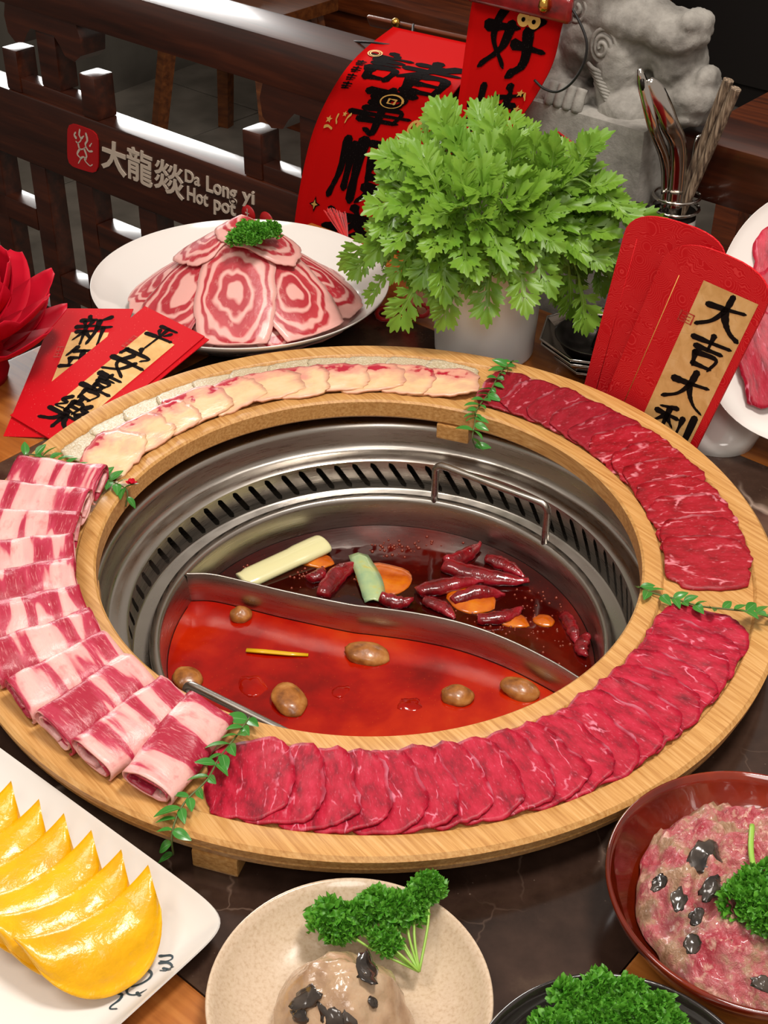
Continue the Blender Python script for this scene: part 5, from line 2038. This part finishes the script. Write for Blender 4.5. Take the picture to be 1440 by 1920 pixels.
cc = onp(1131, 88, LN + 0.026)
spiral('mane_curl', cc, 0.0165, 2.6, 0.0026, 1.25)
o = M('curl_boss', [RZ40 @ V((v_.x * 0.019, v_.y * 0.012, v_.z * 0.024)) + cc + N_ * 0.008 for v_ in [x.co for x in blob('b', 1, 1, 1, None, 2, 0.02).vertices]], [tuple(p.vertices) for p in bpy.data.meshes['b'].polygons], MAT['stone'], lion)
# ribbed mane falling below the curl
for k in range(10):
    t = k / 9
    c = onp(1118 + 26 * t, 128 + 66 * t, LN + 0.024)
    M('mane_rib', *tube(catmull([c - E_ * (0.011 - 0.004 * t) + V((0, 0, 0.003)), c - N_ * 0.004, c + E_ * (0.011 - 0.004 * t) - V((0, 0, 0.003))], 4), 0.0025, 7), MAT['stone'], lion)
spiral('mane_curl', onp(1085, 12, LN + 0.03), 0.018, 2.2, 0.0026, 1.2)
for k in range(4):
    c0_ = onp(1042 + k * 17, 152 + k * 5, LN + 0.014)
    M('claw', *tube(catmull([c0_, c0_ + V((0, 0, -0.012)) - N_ * 0.006, c0_ + V((0, 0, -0.024)) - N_ * 0.010], 4), [0.006] * 4 + [0.0065] * 4 + [0.005], 8), MAT['stone'], lion)
# red lozenge outline painted on the plinth
dpt = [(1010, 277), (1048, 248), (1084, 274), (1046, 305)]
pp = [onp(x, y, LN) - N_ * 0.001 for x, y in dpt]
M('red_lozenge', *tube(pp + [pp[0], pp[1]], 0.0014, 6), MAT['red_plate'], lion)


# ------------------------------------------------------------------ red hanging scrolls
def banner_surface(rows):
    """rows: (left px, right px, n) from top to bottom -> grid mapper"""
    Ls = catmull([onp(l[0], l[1], n) for l, r, n in rows], 8)
    Rs = catmull([onp(r[0], r[1], n) for l, r, n in rows], 8)

    def f(u, v_, h):
        t = max(0.0, min(1.0, 1 - v_)) * (len(Ls) - 1)
        i = min(int(t), len(Ls) - 2)
        k = t - i
        p = Ls[i].lerp(Ls[i + 1], k).lerp(Rs[i].lerp(Rs[i + 1], k), u)
        dv_ = (Ls[i + 1] - Ls[i]).lerp(Rs[i + 1] - Rs[i], u)
        du = Rs[i] - Ls[i]
        nr = dv_.cross(du).normalized()
        if nr.dot(CAM - p) < 0:
            nr = -nr
        return p + nr * (h + 0.0004)
    return f, len(Ls)


def cloth_from(f, nv_, mat, parent, nu_=10, name='cloth'):
    vs = [f(i / nu_, 1 - j / nv_, -0.0006) for j in range(nv_ + 1) for i in range(nu_ + 1)]
    n = len(vs)
    vs += [f(i / nu_, 1 - j / nv_, -0.0018) for j in range(nv_ + 1) for i in range(nu_ + 1)]
    K = nu_ + 1
    fs = []
    for j in range(nv_):
        for i in range(nu_):
            a = j * K + i
            fs.append((a, a + 1, a + K + 1, a + K))
            fs.append((n + a, n + a + K, n + a + K + 1, n + a + 1))
    bd = list(range(K)) + [j * K + nu_ for j in range(1, nv_ + 1)] + [nv_ * K + i for i in range(nu_ - 1, -1, -1)] + [j * K for j in range(nv_ - 1, 0, -1)]
    for a, b in zip(bd, bd[1:] + bd[:1]):
        fs.append((a, b, n + b, n + a))
    return M(name, vs, fs, mat, parent)


def sub(f, u0, v0, u1, v1):
    return lambda u, v_, h: f(u0 + (u1 - u0) * u, v0 + (v1 - v0) * v_, h)


rows1 = [((737, 50), (930, 92), .668), ((690, 86), (890, 130), .602), ((650, 127), (854, 169), .538), ((612, 188), (818, 226), .530), ((585, 252), (797, 292), .527), ((566, 330), (778, 368), .525), ((553, 410), (764, 446), .523), ((549, 470), (760, 500), .522)]
b1 = thing('hanging_scroll', 'red felt scroll with four black characters draped over the railing', 'hanging scroll', SN(-0.5, .53, 0.0))
f1, n1 = banner_surface(rows1)
cloth_from(f1, 56, MAT['red_felt'], b1)
GI = MAT['glitter_ink']
# each character sits at its measured place on the cloth (u across, v from the bottom)
brush(CH['諸'], 0.125, sub(f1, .12, .66, .93, .84), GI, b1, 'character', 1)
brush(CH['事'], 0.125, sub(f1, .26, .475, .78, .66), GI, b1, 'character', 2)
brush(CH['順'], 0.125, sub(f1, .26, .235, .86, .455), GI, b1, 'character', 3)
brush(CH['遂'], 0.125, sub(f1, .26, .02, .84, .215), GI, b1, 'character', 4)
for k in range(4):
    c = (0.045 + 0.004 * k, 0.735 - 0.035 * k)
    brush([[(.1, .8), (.9, .85)], [(.5, 1), (.5, .1)], [(.1, .4), (.9, .5)], [(.2, .1), (.8, .2)]], 0.2, sub(f1, c[0], c[1], c[0] + .09, c[1] + .028), GI, b1, 'small_character', 20 + k)
GP = MAT['gold_print']


def ring_strokes(n=14, a0=0.0, a1=2 * PI, r=0.5):
    return [[(.5 + r * math.cos(a0 + (a1 - a0) * i / n), .5 + r * math.sin(a0 + (a1 - a0) * i / n)) for i in range(n + 1)]]


def star(f, u, v_, s, sv, mat, parent, name='star'):
    pts = []
    for k in range(10):
        a = PI / 2 + k * PI / 5
        r = 1 if k % 2 == 0 else 0.45
        pts.append(f(u + s * r * math.cos(a), v_ + sv * r * math.sin(a), 0.0008))
    c = f(u, v_, 0.0008)
    M(name, [c] + pts, [(0, 1 + k, 1 + (k + 1) % 10) for k in range(10)], mat, parent, False)


coin = sub(f1, .46, .585, .67, .645)
brush(ring_strokes(r=.46), 0.10, coin, GP, b1, 'coin_print', 31, 0.0009)
brush([[(.36, .36), (.64, .34)], [(.64, .34), (.66, .64)], [(.66, .64), (.36, .66)], [(.36, .66), (.36, .36)]], 0.09, coin, GP, b1, 'coin_square_print', 32, 0.0009)
brush(ring_strokes(16, 0.5, 0.5 + 2 * PI, .44) + ring_strokes(12, 1.2, 1.2 + 2 * PI, .30), 0.09, sub(f1, .06, .795, .20, .84), GP, b1, 'blossom_print', 33, 0.0009)
brush(ring_strokes(16, 2.0, 2.0 + 1.7 * PI, .44), 0.12, sub(f1, .80, .475, .98, .565), GP, b1, 'persimmon_print', 34, 0.0009)
brush([[(.45, .95), (.40, .70), (.62, .52), (.82, .66), (.78, .86), (.58, .92), (.50, .78)]], 0.11, sub(f1, .80, .475, .98, .565), GP, b1, 'persimmon_leaf_print', 35, 0.0009)
star(f1, .105, .500, .030, .017, GP, b1)
star(f1, .225, .532, .022, .013, GP, b1)
for st_ in ([(.17, .525), (.17, .505), (.185, .49)], [(.28, .535), (.262, .52), (.255, .50)], [(.09, .468), (.12, .473), (.16, .465)]):
    brush([st_], 0.012, f1, GP, b1, 'spark_print', 36, 0.0009)
# four-pointed spark with dark outline
pts = []
for k in range(8):
    a = PI / 2 + k * PI / 4
    r = 1 if k % 2 == 0 else 0.38
    pts.append((r * math.cos(a), r * math.sin(a)))
for s_, mt, hh in ((1.5, GI, .0006), (0.9, GP, .0012)):
    c = f1(.165, .205, hh)
    M('spark_print', [c] + [f1(.165 + .034 * s_ * a, .205 + .018 * s_ * b_, hh) for a, b_ in pts], [(0, 1 + k, 1 + (k + 1) % 8) for k in range(8)], mt, b1, False)
# wooden rod, bell and cord
A, B = onp(692, 38, .70), onp(930, 90, .70)
vs, fs = box(((B - A).length, 0.006, 0.016), 0.0025)
fr = Matrix.Translation((A + B) / 2) @ Matrix.Rotation(ANG, 4, 'Z') @ Matrix.Rotation(-math.asin((B.z - A.z) / (B - A).length), 4, 'Y') @ Matrix.Rotation(0.5, 4, 'X')
M('rod', *xf((vs, fs), fr), MAT['chair_wood'], b1)
for px, py in ((742, 42),):
    c = onp(px, py, .685)
    M('bell', *lathe([(0, -.006), (.004, -.0055), (.006, -.001), (.0055, .003), (.002, .0055), (0, .006)], 16, c=c), MAT['gold'], b1)
M('cord', *tube(catmull([onp(775, 46, .69), onp(770, 70, .655), onp(740, 84, .625), onp(700, 80, .612), onp(664, 78, .62)], 6), 0.0016, 6), MAT['cord'], b1)


def tassel(parent, top_, bot, n=46, w=0.020, seed=3):
    r2 = random.Random(seed)
    parts = []
    for k in range(n):
        a, b = r2.uniform(-1, 1), r2.uniform(-1, 1)
        e = bot + E_ * (a * w) + N_ * (b * w * 0.5) + V((0, 0, r2.uniform(-.003, .003)))
        m = top_.lerp(e, 0.5) + E_ * (a * w * 0.15)
        parts.append(tube([top_ + E_ * a * 0.002, m, e], 0.0007, 4, False))
    return M('tassel', *join(*parts), MAT['tassel'], parent, kind=None)


b2 = thing('hanging_scroll', 'red felt scroll with a googly eyed black character hanging before the stone lion', 'hanging scroll', SN(-0.22, .49, .2))
rows2 = [((896, -28), (1062, 18), .518), ((884, 10), (1052, 52), .516), ((872, 90), (1036, 118), .512), ((860, 180), (1004, 180), .509), ((846, 260), (958, 250), .507), ((835, 330), (930, 320), .506)]
f2, n2 = banner_surface(rows2)
cloth_from(f2, 40, MAT['red_felt'], b2)
brush(CH['好'], 0.14, sub(f2, .20, .50, .86, .86), GI, b2, 'character', 7)
brush(CH['柿'], 0.12, sub(f2, .16, .16, .84, .45), GI, b2, 'character', 8)
for du in (0.60, 0.715):
    pts = [(math.cos(2 * PI * k / 20), math.sin(2 * PI * k / 20)) for k in range(20)]
    for su, sv_, mt, hh, ov in ((.070, .050, GP, .0009, 0.0), (.020, .016, GI, .0014, 0.004)):
        c = f2(du, .80 - ov, hh)
        M('eye_print' if mt is GP else 'pupil_print', [c] + [f2(du + su * a, .80 - ov + sv_ * b_, hh) for a, b_ in pts], [(0, 1 + k, 1 + (k + 1) % 20) for k in range(20)], mt, b2, False)
star(f2, .80, .415, .05, .022, GP, b2)
star(f2, .86, .33, .05, .022, GP, b2)
brush([[(.86, .41), (.90, .38)]], .02, f2, GP, b2, 'spark_print', 41, .0009)
A, B = onp(882, -22, .508), onp(1072, 22, .508)
vs, fs = box(((B - A).length, 0.010, 0.026), 0.0045)
fr = Matrix.Translation((A + B) / 2) @ Matrix.Rotation(ANG, 4, 'Z') @ Matrix.Rotation(-math.asin((B.z - A.z) / (B - A).length), 4, 'Y')
MAT['red_wood'] = wood('red_wood', '#4a0808', '#7c0d0d', '#93181a', 90, 6, 0, 0.25, 0.5)
M('rod', *xf((vs, fs), fr), MAT['red_wood'], b2)
c = onp(1020, 8, .500)
M('bell', *lathe([(0, -.008), (.004, -.0075), (.0062, -.003), (.0055, .003), (.002, .0075), (0, .008)], 16, c=c), MAT['gold'], b2)
M('cord', *tube(catmull([onp(1062, 0, .510), onp(1085, 38, .510), onp(1100, 80, .509), onp(1094, 120, .508), onp(1072, 155, .507), onp(1045, 172, .507), onp(1020, 166, .507), onp(1002, 150, .508)], 7), 0.0014, 6), MAT['cord'], b2)

# loose red tassel ornament on the table behind the oval plate
tz = SN(-0.345, 0.42, 0.0)
tas = thing('tassel_ornament', 'red and gold tassel ornament lying between oval plate and white cup', 'ornament', tz)
tassel(tas, at(650, 452, .03), at(628, 398, .05), 60, 0.014, 3)
for k in range(4):
    c = at(722 + 22 * k, 588 - 6 * (k % 2), 0.010)
    M('loop', *tube([c + V((0.010 * math.cos(t * PI / 5), 0.008 * math.sin(t * PI / 5), 0.004 * math.sin(t * PI / 5))) for t in range(11)], 0.0028, 7), MAT['gold'] if k == 2 else MAT['tassel'], tas)
M('strand', *tube(catmull([at(650, 452, .03), at(690, 520, .012), at(722, 588, .008)], 5), 0.0012, 6), MAT['tassel'], tas)


# ------------------------------------------------------------------ envelopes
def envelope(name, label, BL, BR, TL, TR, mat, arch=0.0, chars=(), strip=None, seal=None, thick=0.0016, fold=None, width=0.10, group=None):
    BL, BR, TL, TR = V(BL), V(BR), V(TL), V(TR)
    nr = (BR - BL).cross(TL - BL).normalized()
    if nr.dot(CAM - BL) < 0:
        nr = -nr

    def f(u, v_, h):
        return BL.lerp(BR, u).lerp(TL.lerp(TR, u), v_) + nr * h
    root = thing(name, label, 'red envelope', V((BL + BR) / 2), group)
    out = [(0, 0), (1, 0), (1, 1)]
    if arch > 0:
        # rounded shoulder top
        out = [(0, 0), (1, 0), (1, 0.96)]
        for k in range(0, 17):
            t = k / 16
            a = PI * t
            x = 0.5 + 0.5 * math.copysign(abs(math.cos(a)) ** 0.75, math.cos(a))
            out.append((x, 0.97 + arch * math.sin(a) ** 0.8))
        out.append((0, 0.96))
    else:
        out = [(0, 0), (1, 0), (1, 1), (0, 1)]
    n = len(out)
    vs = [f(u, v_, 0) for u, v_ in out] + [f(u, v_, -thick) for u, v_ in out]
    fs = [tuple(range(n)), tuple(reversed(range(n, 2 * n)))] + [(i, n + i, n + (i + 1) % n, (i + 1) % n) for i in range(n)]
    M('packet', vs, fs, mat, root, False)
    if strip:
        u0, v0, u1, v1 = strip
        M('paper_strip', [f(u0, v0, .0003), f(u1, v0, .0003), f(u1, v1, .0003), f(u0, v1, .0003)], [(0, 1, 2, 3)], MAT['beige_paper'], root, False)
    for k, (ch, u0, v0, u1, v1) in enumerate(chars):
        brush(CH[ch], 0.135, sub(f, u0, v0, u1, v1), MAT['ink'], root, 'character', 60 + k, 0.0006)
    if seal:
        u0, v0, u1, v1 = seal
        brush([[(0, 0), (1, 0)], [(1, 0), (1, 1)], [(1, 1), (0, 1)], [(0, 1), (0, 0)], [(.2, .3), (.8, .3)], [(.2, .6), (.8, .65)], [(.5, .1), (.5, .9)]], 0.12, sub(f, u0, v0, u1, v1), MAT['seal_red'], root, 'seal', 77, 0.0006)
    for line in (fold or []):
        M('fold_line', *tube([f(line[0], line[1], .0001), f(line[2], line[3], .0001)], 0.0004, 4), mat if line[4] == 0 else MAT['gold_print'], root)
    return root, f


# right hand pair, standing between the board and the utensils
RBL, RBR = at(1122, 772, 0), at(1300, 884, 0)
k_ = 0.362 / min(V((RBL.x, RBL.y)).length, V((RBR.x, RBR.y)).length)
RTL, RTR = onp(1240, 490, 0.366), onp(1438, 572, 0.346)
RBR = RBL + RTR - RTL
RBR.z = 0.0
RTR = RTL + RBR - RBL
envelope('red_envelope', 'arched red envelope with gold strip and large black characters standing by the board', RBL, RBR, RTL, RTR, MAT['red_paper'], 0.20,
         [('大', .50, .755, .90, .985), ('吉', .51, .535, .91, .745), ('大', .50, .285, .89, .515), ('利', .51, .06, .90, .265)], (.42, -0.0 + .02, .93, 1.0), (.35, .745, .475, .80), 0.0022, [(.20, .02, .20, .97, 1)])
e2L, e2R = at(1090, 742, 0), at(1250, 832, 0)
T2L, T2R = None, None
d0 = (CAM - RTL).length
T2L = onp(1172, 430, 0.380)
T2R = onp(1362, 474, 0.380)
e2R = e2L + T2R - T2L
e2R.z = 0.0
T2R = T2L + e2R - e2L
envelope('red_envelope', 'arched red envelope showing a sliver of gold strip, behind the lettered one', e2L, e2R, T2L, T2R, MAT['red_paper'], 0.15, (), (.44, .02, .93, .90), None, 0.0022, [(.14, .02, .14, .97, 0)])

# left hand group leaning on the oval plate
GPm = MAT['glitter_paper']
EBL, EBR, ETL, ETR = V((-0.372, 0.242, 0.010)), V((-0.301, 0.187, 0.004)), V((-0.252, 0.393, 0.058)), V((-0.181, 0.338, 0.052))
ENR = (EBR - EBL).cross(ETL - EBL).normalized()
if ENR.z < 0:
    ENR = -ENR


def on_env(px, py, drop):
    P0 = EBL - ENR * drop
    d_ = ray(px, py)
    return CAM + d_ * ((P0 - CAM).dot(ENR) / d_.dot(ENR))


envelope('red_envelope', 'glittery red envelope with four black characters leaning on the oval plate', EBL, EBR, ETL, ETR, GPm, 0.0,
         [('平', .36, .755, .74, .945), ('安', .30, .52, .78, .735), ('喜', .33, .295, .75, .505), ('樂', .30, .07, .80, .285)], (.33, .17, .80, .86), (.27, .70, .33, .79), 0.0010, None)
F2L, F2R = on_env(106, 578, 0.0036), on_env(250, 579, 0.0036)
G2L = on_env(6, 818, 0.0036)
G2R = G2L + F2R - F2L
envelope('red_envelope', 'glittery red envelope with two visible characters tucked under the front one', G2L, G2R, F2L, F2R, GPm, 0.0,
         [('新', .36, .70, .80, .93), ('年', .34, .47, .78, .68)], (.32, .12, .80, .80), (.22, .60, .30, .68), 0.0010, None)
SH = (ETR - ETL).normalized() * 0.006
envelope('red_envelope', 'plain red envelope edge peeking out lowest in the left stack', EBL + SH * 0.3 - ENR * 0.0018, EBR + SH * 0.2 - ENR * 0.0018, ETL + SH - ENR * 0.0018, ETR + SH - ENR * 0.0018, GPm, 0.0, thick=0.0010)

# ------------------------------------------------------------------ red paper flower at the left
FC = at(-52, 642, 0.045)
fl = thing('paper_flower', 'large red paper flower with curled petals on the table corner', 'paper flower', V((FC.x, FC.y, 0.0)))


def petal_mesh(L, W, curl, seed):
    nj, ni = 12, 6
    vs, fs = [], []
    for j in range(nj + 1):
        t = j / nj
        w = W / 2 * math.sin(PI * (0.12 + 0.85 * t ** 0.9)) ** 0.7
        ang_ = curl * t
        y = L * (math.sin(ang_) / max(curl, 1e-3))
        z = L * ((1 - math.cos(ang_)) / max(curl, 1e-3))
        for i in range(ni + 1):
            s = -1 + 2 * i / ni
            vs.append(V((s * w, y, z + 0.25 * w * s * s)))
    for j in range(nj):
        for i in range(ni):
            a = j * (ni + 1) + i
            fs.append((a, a + 1, a + ni + 2, a + ni + 1))
    return mesh('petal', vs, fs, MAT['petal_red'])


PM = [petal_mesh(0.118, 0.078, 0.8, 1), petal_mesh(0.10, 0.074, 1.1, 2), petal_mesh(0.085, 0.066, 1.5, 3)]
r3 = random.Random(8)
for ringk, (cnt, elev, lift) in enumerate(((9, 0.06, 0.030), (9, 0.20, 0.044), (8, 0.44, 0.058), (7, 0.78, 0.070), (5, 1.15, 0.080))):
    for k in range(cnt):
        a = 2 * PI * (k + 0.5 * ringk) / cnt + r3.uniform(-.1, .1)
        fr = Matrix.Rotation(a, 3, 'Z') @ Matrix.Rotation(elev, 3, 'X')
        o = put('petal', PM[min(2, ringk // 2)], fl, V((0, 0, lift)), fr)
        o.modifiers.new('thickness', 'SOLIDIFY').thickness = 0.0008
M('core', *lathe([(0, 0.0), (0.030, 0.0), (0.034, 0.012), (0.028, 0.060), (0.012, 0.085), (0, 0.088)], 24, c=fl.location), MAT['petal_red'], fl)

# ------------------------------------------------------------------ octagonal metal trays and ladle
OC = at(1128, 634, 0.035)
OC.z = 0


def octa(c, z, R0, h, mat, name, label, cat, t=0.0025, rot=0.0):
    vs, fs = [], []
    lev = [(R0 * 0.62, z), (R0 * 0.80, z + h * 0.25), (R0 * 0.98, z + h * 0.92), (R0, z + h), (R0 - 0.001, z + h + 0.0012), (R0 - t, z + h), (R0 * 0.80 - t, z + h * 0.30), (R0 * 0.62, z + 0.002)]
    for r, zz in lev:
        for k in range(8):
            a = PI / 8 + k * PI / 4 + rot
            vs.append(c + V((r * math.cos(a), r * math.sin(a), zz)))
    K = len(lev)
    for j in range(K - 1):
        for i in range(8):
            i2 = (i + 1) % 8
            fs.append((j * 8 + i, j * 8 + i2, (j + 1) * 8 + i2, (j + 1) * 8 + i))
    fs.append(tuple(reversed(range(8))))
    fs.append(tuple(range((K - 1) * 8, K * 8)))
    o = M(name, vs, fs, mat, None, True, auto=25)
    tag(o, label, cat)
    rim = [vs[4 * 8 + k] for k in range(8)]
    rim = rim + rim[:2]
    M('rim', *tube([r_ - V(o.location) for r_ in rim], 0.0013, 6), MAT['polished'], o, local=True)
    return o


MAT['tray'] = G('dark_tray', '#8a8178', 0.16, 1.0).m
octa(OC, 0.001, 0.052, 0.013, MAT['tray'], 'octagonal_tray', 'small octagonal steel tray lowest in the stack beside the cup', 'tray', rot=-0.23)
octa(OC, 0.0155, 0.068, 0.016, MAT['tray'], 'octagonal_tray', 'wide octagonal steel tray in the middle of the stack beside the cup', 'tray', rot=-0.23)
octa(OC, 0.0220, 0.070, 0.016, MAT['tray'], 'octagonal_tray', 'wide octagonal steel tray topmost in the stack under the black ladle', 'tray', rot=-0.23)
LC = at(1118, 640, 0.042)
LC.z = 0.0245
lad = thing('ladle', 'black metal ladle resting in the octagonal tray with its handle up', 'ladle', LC)
vs, fs = lathe([(0, 0.0), (0.020, 0.001), (0.035, 0.009), (0.044, 0.024), (0.0455, 0.0255), (0.0437, 0.0255), (0.033, 0.0115), (0.018, 0.004), (0, 0.003)], 48, c=LC)
M('bowl', vs, fs, MAT['black_metal'], lad)
hp = [LC + V((0.002, 0.004, 0.006)), LC + V((0.020, 0.030, 0.045)), LC + V((0.034, 0.050, 0.100)), LC + V((0.042, 0.060, 0.150))]
M('handle', *tube(catmull(hp, 5), 0.0075, 10, flat=0.55), MAT['black_metal'], lad)

# ------------------------------------------------------------------ utensil caddy, tongs and chopsticks
UC = V(onp(1269, 366, 0.571))
ucz = UC.z
UC.z = 0.0
cad = thing('utensil_caddy', 'tall dark utensil caddy with wire rings and a white label', 'utensil holder', UC)
vs, fs = lathe([(0, 0.012), (0.020, 0.010), (0.022, 0.013), (0.0240, ucz - 0.018), (0.0222, ucz - 0.018), (0.0205, 0.015), (0, 0.014)], 48, c=UC)
M('cup', vs, fs, MAT['black_metal'], cad)
for dz, r_ in ((0.0, 0.0255), (-0.014, 0.0260)):
    pts = [UC + V((r_ * math.cos(t * PI / 12), r_ * math.sin(t * PI / 12), ucz + dz)) for t in range(25)]
    M('wire_ring', *tube(pts, 0.0019, 8), MAT['polished'], cad)
lp = [UC + V((0.0246 * math.cos(a), 0.0246 * math.sin(a), z)) for z in (ucz - 0.085, ucz - 0.024) for a in [(-1.55 + 0.09 * k) for k in range(15)]]
M('label_card', lp, [(k, k + 1, 15 + k + 1, 15 + k) for k in range(14)], MAT['white_ceramic'], cad)
brush([[(.2, .9), (.3, .4), (.5, .7), (.6, .2)], [(.7, .8), (.8, .3)]], 0.08, lambda u, v_, h: UC + V((0.0252 * math.cos(-0.75 + .35 * u), 0.0252 * math.sin(-0.75 + .35 * u), ucz - 0.045 + 0.018 * v_)), MAT['ink'], cad, 'label_mark', 5)
hk = UC + N_ * 0.0255
M('hook', *tube([hk + V((0, 0, ucz)), hk + V((0, 0, 0.212)), hk + V((0, 0, 0.2195)), hk + N_ * 0.045 + V((0, 0, 0.2195))], 0.0019, 8), MAT['polished'], cad)
tg_ = thing('tongs', 'polished steel serving tongs standing in the caddy', 'tongs', UC + V((0, 0, 0.01)))
b0 = UC - N_ * 0.010 - E_ * 0.006 + V((0, 0, 0.022))


def tong_arm(pts, w0, w1, name):
    P = catmull(pts, 8)
    vs, fs = [], []
    N = len(P)
    wid = [w0 + (w1 - w0) * (i / (N - 1)) for i in range(N)]
    for i, p in enumerate(P):
        t = (P[min(i + 1, N - 1)] - P[max(i - 1, 0)]).normalized()
        side = t.cross((CAM - p).normalized()).normalized()
        nr = side.cross(t).normalized()
        w = wid[i]
        if i >= N - 3:
            w *= (0.9, 0.7, 0.35)[i - (N - 3)]
        for s, dz in ((-1, 0), (-.5, .0016), (0, .0022), (.5, .0016), (1, 0)):
            vs.append(p + side * w * s + nr * dz)
    for i in range(N - 1):
        for k in range(4):
            a = i * 5 + k
            fs.append((a, a + 1, a + 6, a + 5))
    o = M(name, vs, fs, MAT['polished'], tg_)
    o.modifiers.new('thickness', 'SOLIDIFY').thickness = 0.0012


tong_arm([b0, onp(1250, 340, .558), onp(1224, 235, .530), onp(1199, 128, .520)], 0.0055, 0.0062, 'arm')
tong_arm([b0 + V((0.008, 0, 0)), onp(1272, 315, .560), onp(1252, 225, .540), onp(1216, 148, .526)], 0.0080, 0.0110, 'arm')
M('hinge_slot', *tube([onp(1206, 175, .524), onp(1204, 150, .518)], 0.0024, 8), MAT['black_metal'], tg_)
g = G('wenge_wood', '#4a3a2e', 0.55)
f = g.noise(g.map(g.obj(), (420, 420, 30), rot=(0.3, 0.45, 0)), 1.0, 4.0)
g.set(Base_Color=g.ramp(f, [(0.35, '#3a2d25'), (0.5, '#75624f'), (0.66, '#a8947e')]))
MAT['wenge'] = g.m
for k, (tx, ty, bx, by, n_) in enumerate([(1366, 150, 1266, 400, .582), (1380, 166, 1276, 404, .574)]):
    tp, bp = onp(tx, ty, n_), onp(bx, by, n_)
    bp = bp + (bp - tp) * 0.22
    o = M('chopstick', *tube([tp, tp.lerp(bp, .33), tp.lerp(bp, .66), bp], [0.0058, 0.0056, 0.0052, 0.0046], 14), MAT['wenge'], auto=50)
    tag(o, ['dark grained wooden chopstick in the caddy, touching the dark wall behind', 'dark grained wooden chopstick in the caddy, overlapping the other one'][k], 'chopstick')

# ------------------------------------------------------------------ furniture beyond the railing
def sbox(p, name, s0, s1, n0, n1, z0, z1, mat, bev=0.004):
    return M(name, *snbox(s0, s1, n0, n1, z0, z1, bev), mat, p, True, auto=40)


# stool with scalloped apron seen under the top rail
stl = thing('wooden_stool', 'brown wooden stool with splayed legs and scalloped apron beyond the railing', 'stool', SN(-2.15, 1.95, FLOOR))
for sx_, ny_ in ((-1, -1), (1, -1), (-1, 1), (1, 1)):
    a = SN(-2.15 + sx_ * 0.24, 1.95 + ny_ * 0.14, FLOOR)
    b_ = SN(-2.15 + sx_ * 0.17, 1.95 + ny_ * 0.10, -0.32)
    M('leg', *tube([a, b_], [0.024, 0.028], 4), MAT['brown_wood'], stl, False)
sbox(stl, 'seat', -2.37, -1.93, 1.80, 2.10, -0.32, -0.285, MAT['brown_wood'])
for n_ in (1.845, 2.045):
    prof = [(-0.19, -0.325), (0.19, -0.325), (0.205, -0.40), (0.16, -0.405), (0.13, -0.43), (0.10, -0.415), (0.05, -0.445), (0, -0.42), (-0.05, -0.445), (-0.10, -0.415), (-0.13, -0.43), (-0.16, -0.405), (-0.205, -0.40)]
    n = len(prof)
    vs = [SN(-2.15 + p[0], n_, p[1]) for p in prof] + [SN(-2.15 + p[0], n_ + 0.02, p[1]) for p in prof]
    fs = [tuple(range(n)), tuple(reversed(range(n, 2 * n)))] + [(i, n + i, n + (i + 1) % n, (i + 1) % n) for i in range(n)]
    M('apron', vs, fs, MAT['brown_wood'], stl, False)
# dining table and chairs farther back
tb = thing('dining_table', 'orange wooden dining table beyond the railing', 'table', SN(-2.35, 2.75, FLOOR))
sbox(tb, 'top', -2.78, -1.9, 2.68, 3.25, -0.06, -0.02, MAT['orange_wood'])
sbox(tb, 'apron', -2.70, -1.98, 2.74, 3.18, -0.16, -0.06, MAT['brown_wood'])
for s in (-2.70, -1.98):
    for n_ in (2.74, 3.18):
        sbox(tb, 'leg', s - .035, s + .035, n_ - .035, n_ + .035, FLOOR, -0.06, MAT['brown_wood'])


def bench(name, label, cat, s0, s1, n0, n1, zs, zb, mat):
    r = thing(name, label, cat, SN((s0 + s1) / 2, (n0 + n1) / 2, FLOOR))
    sbox(r, 'seat', s0, s1, n0, n1, zs - 0.05, zs, mat)
    sbox(r, 'front_board', s0, s1, n0 + 0.02, n0 + 0.04, FLOOR, zs - 0.05, mat)
    for s in (s0 + .02, s1 - .06):
        sbox(r, 'leg', s, s + .04, n0 + .05, n0 + .09, FLOOR, zs - 0.05, mat)
        sbox(r, 'post', s, s + .04, n1 - .04, n1, FLOOR, zb, mat)
    sbox(r, 'back_board', s0 + .02, s1 - .02, n1 - .035, n1 - .012, zs + 0.05, zb, mat)
    return r


bench('wooden_bench', 'brown wooden bench with a solid back beyond the railing', 'bench', -2.30, -1.45, 2.18, 2.55, -0.30, 0.10, MAT['chair_wood'])
bench('wooden_chair', 'dark wooden chair standing behind the hanging scrolls', 'chair', -1.72, -1.40, 2.62, 3.0, -0.30, 0.25, MAT['brown_wood'])
# seat plank at the right
sp_ = thing('wooden_bench', 'reddish wooden bench seat beyond the railing past the chopsticks', 'bench', SN(-0.45, 1.9, FLOOR))
sbox(sp_, 'seat', -0.70, 0.6, 1.97, 2.40, -0.34, -0.28, MAT['chair_wood'])
for s in (-0.66, 0.55):
    for n_ in (2.02, 2.34):
        sbox(sp_, 'leg', s - .03, s + .03, n_ - .03, n_ + .03, FLOOR, -0.34, MAT['chair_wood'])
cb = thing('backdrop', 'black cabinet added to fill the dark area behind the stone lion', 'backdrop', SN(-1.0, 3.6, FLOOR))  # added black block, stands in for the dark depth behind the lion
sbox(cb, 'body', -2.2, 1.4, 3.3, 3.9, FLOOR, 1.2, MAT['dark_wall'])
for s in (-2.15, -0.95, 0.25):
    sbox(cb, 'backdrop_panel', s, s + 1.1, 3.28, 3.3, FLOOR + .08, 1.15, MAT['dark_wall'])
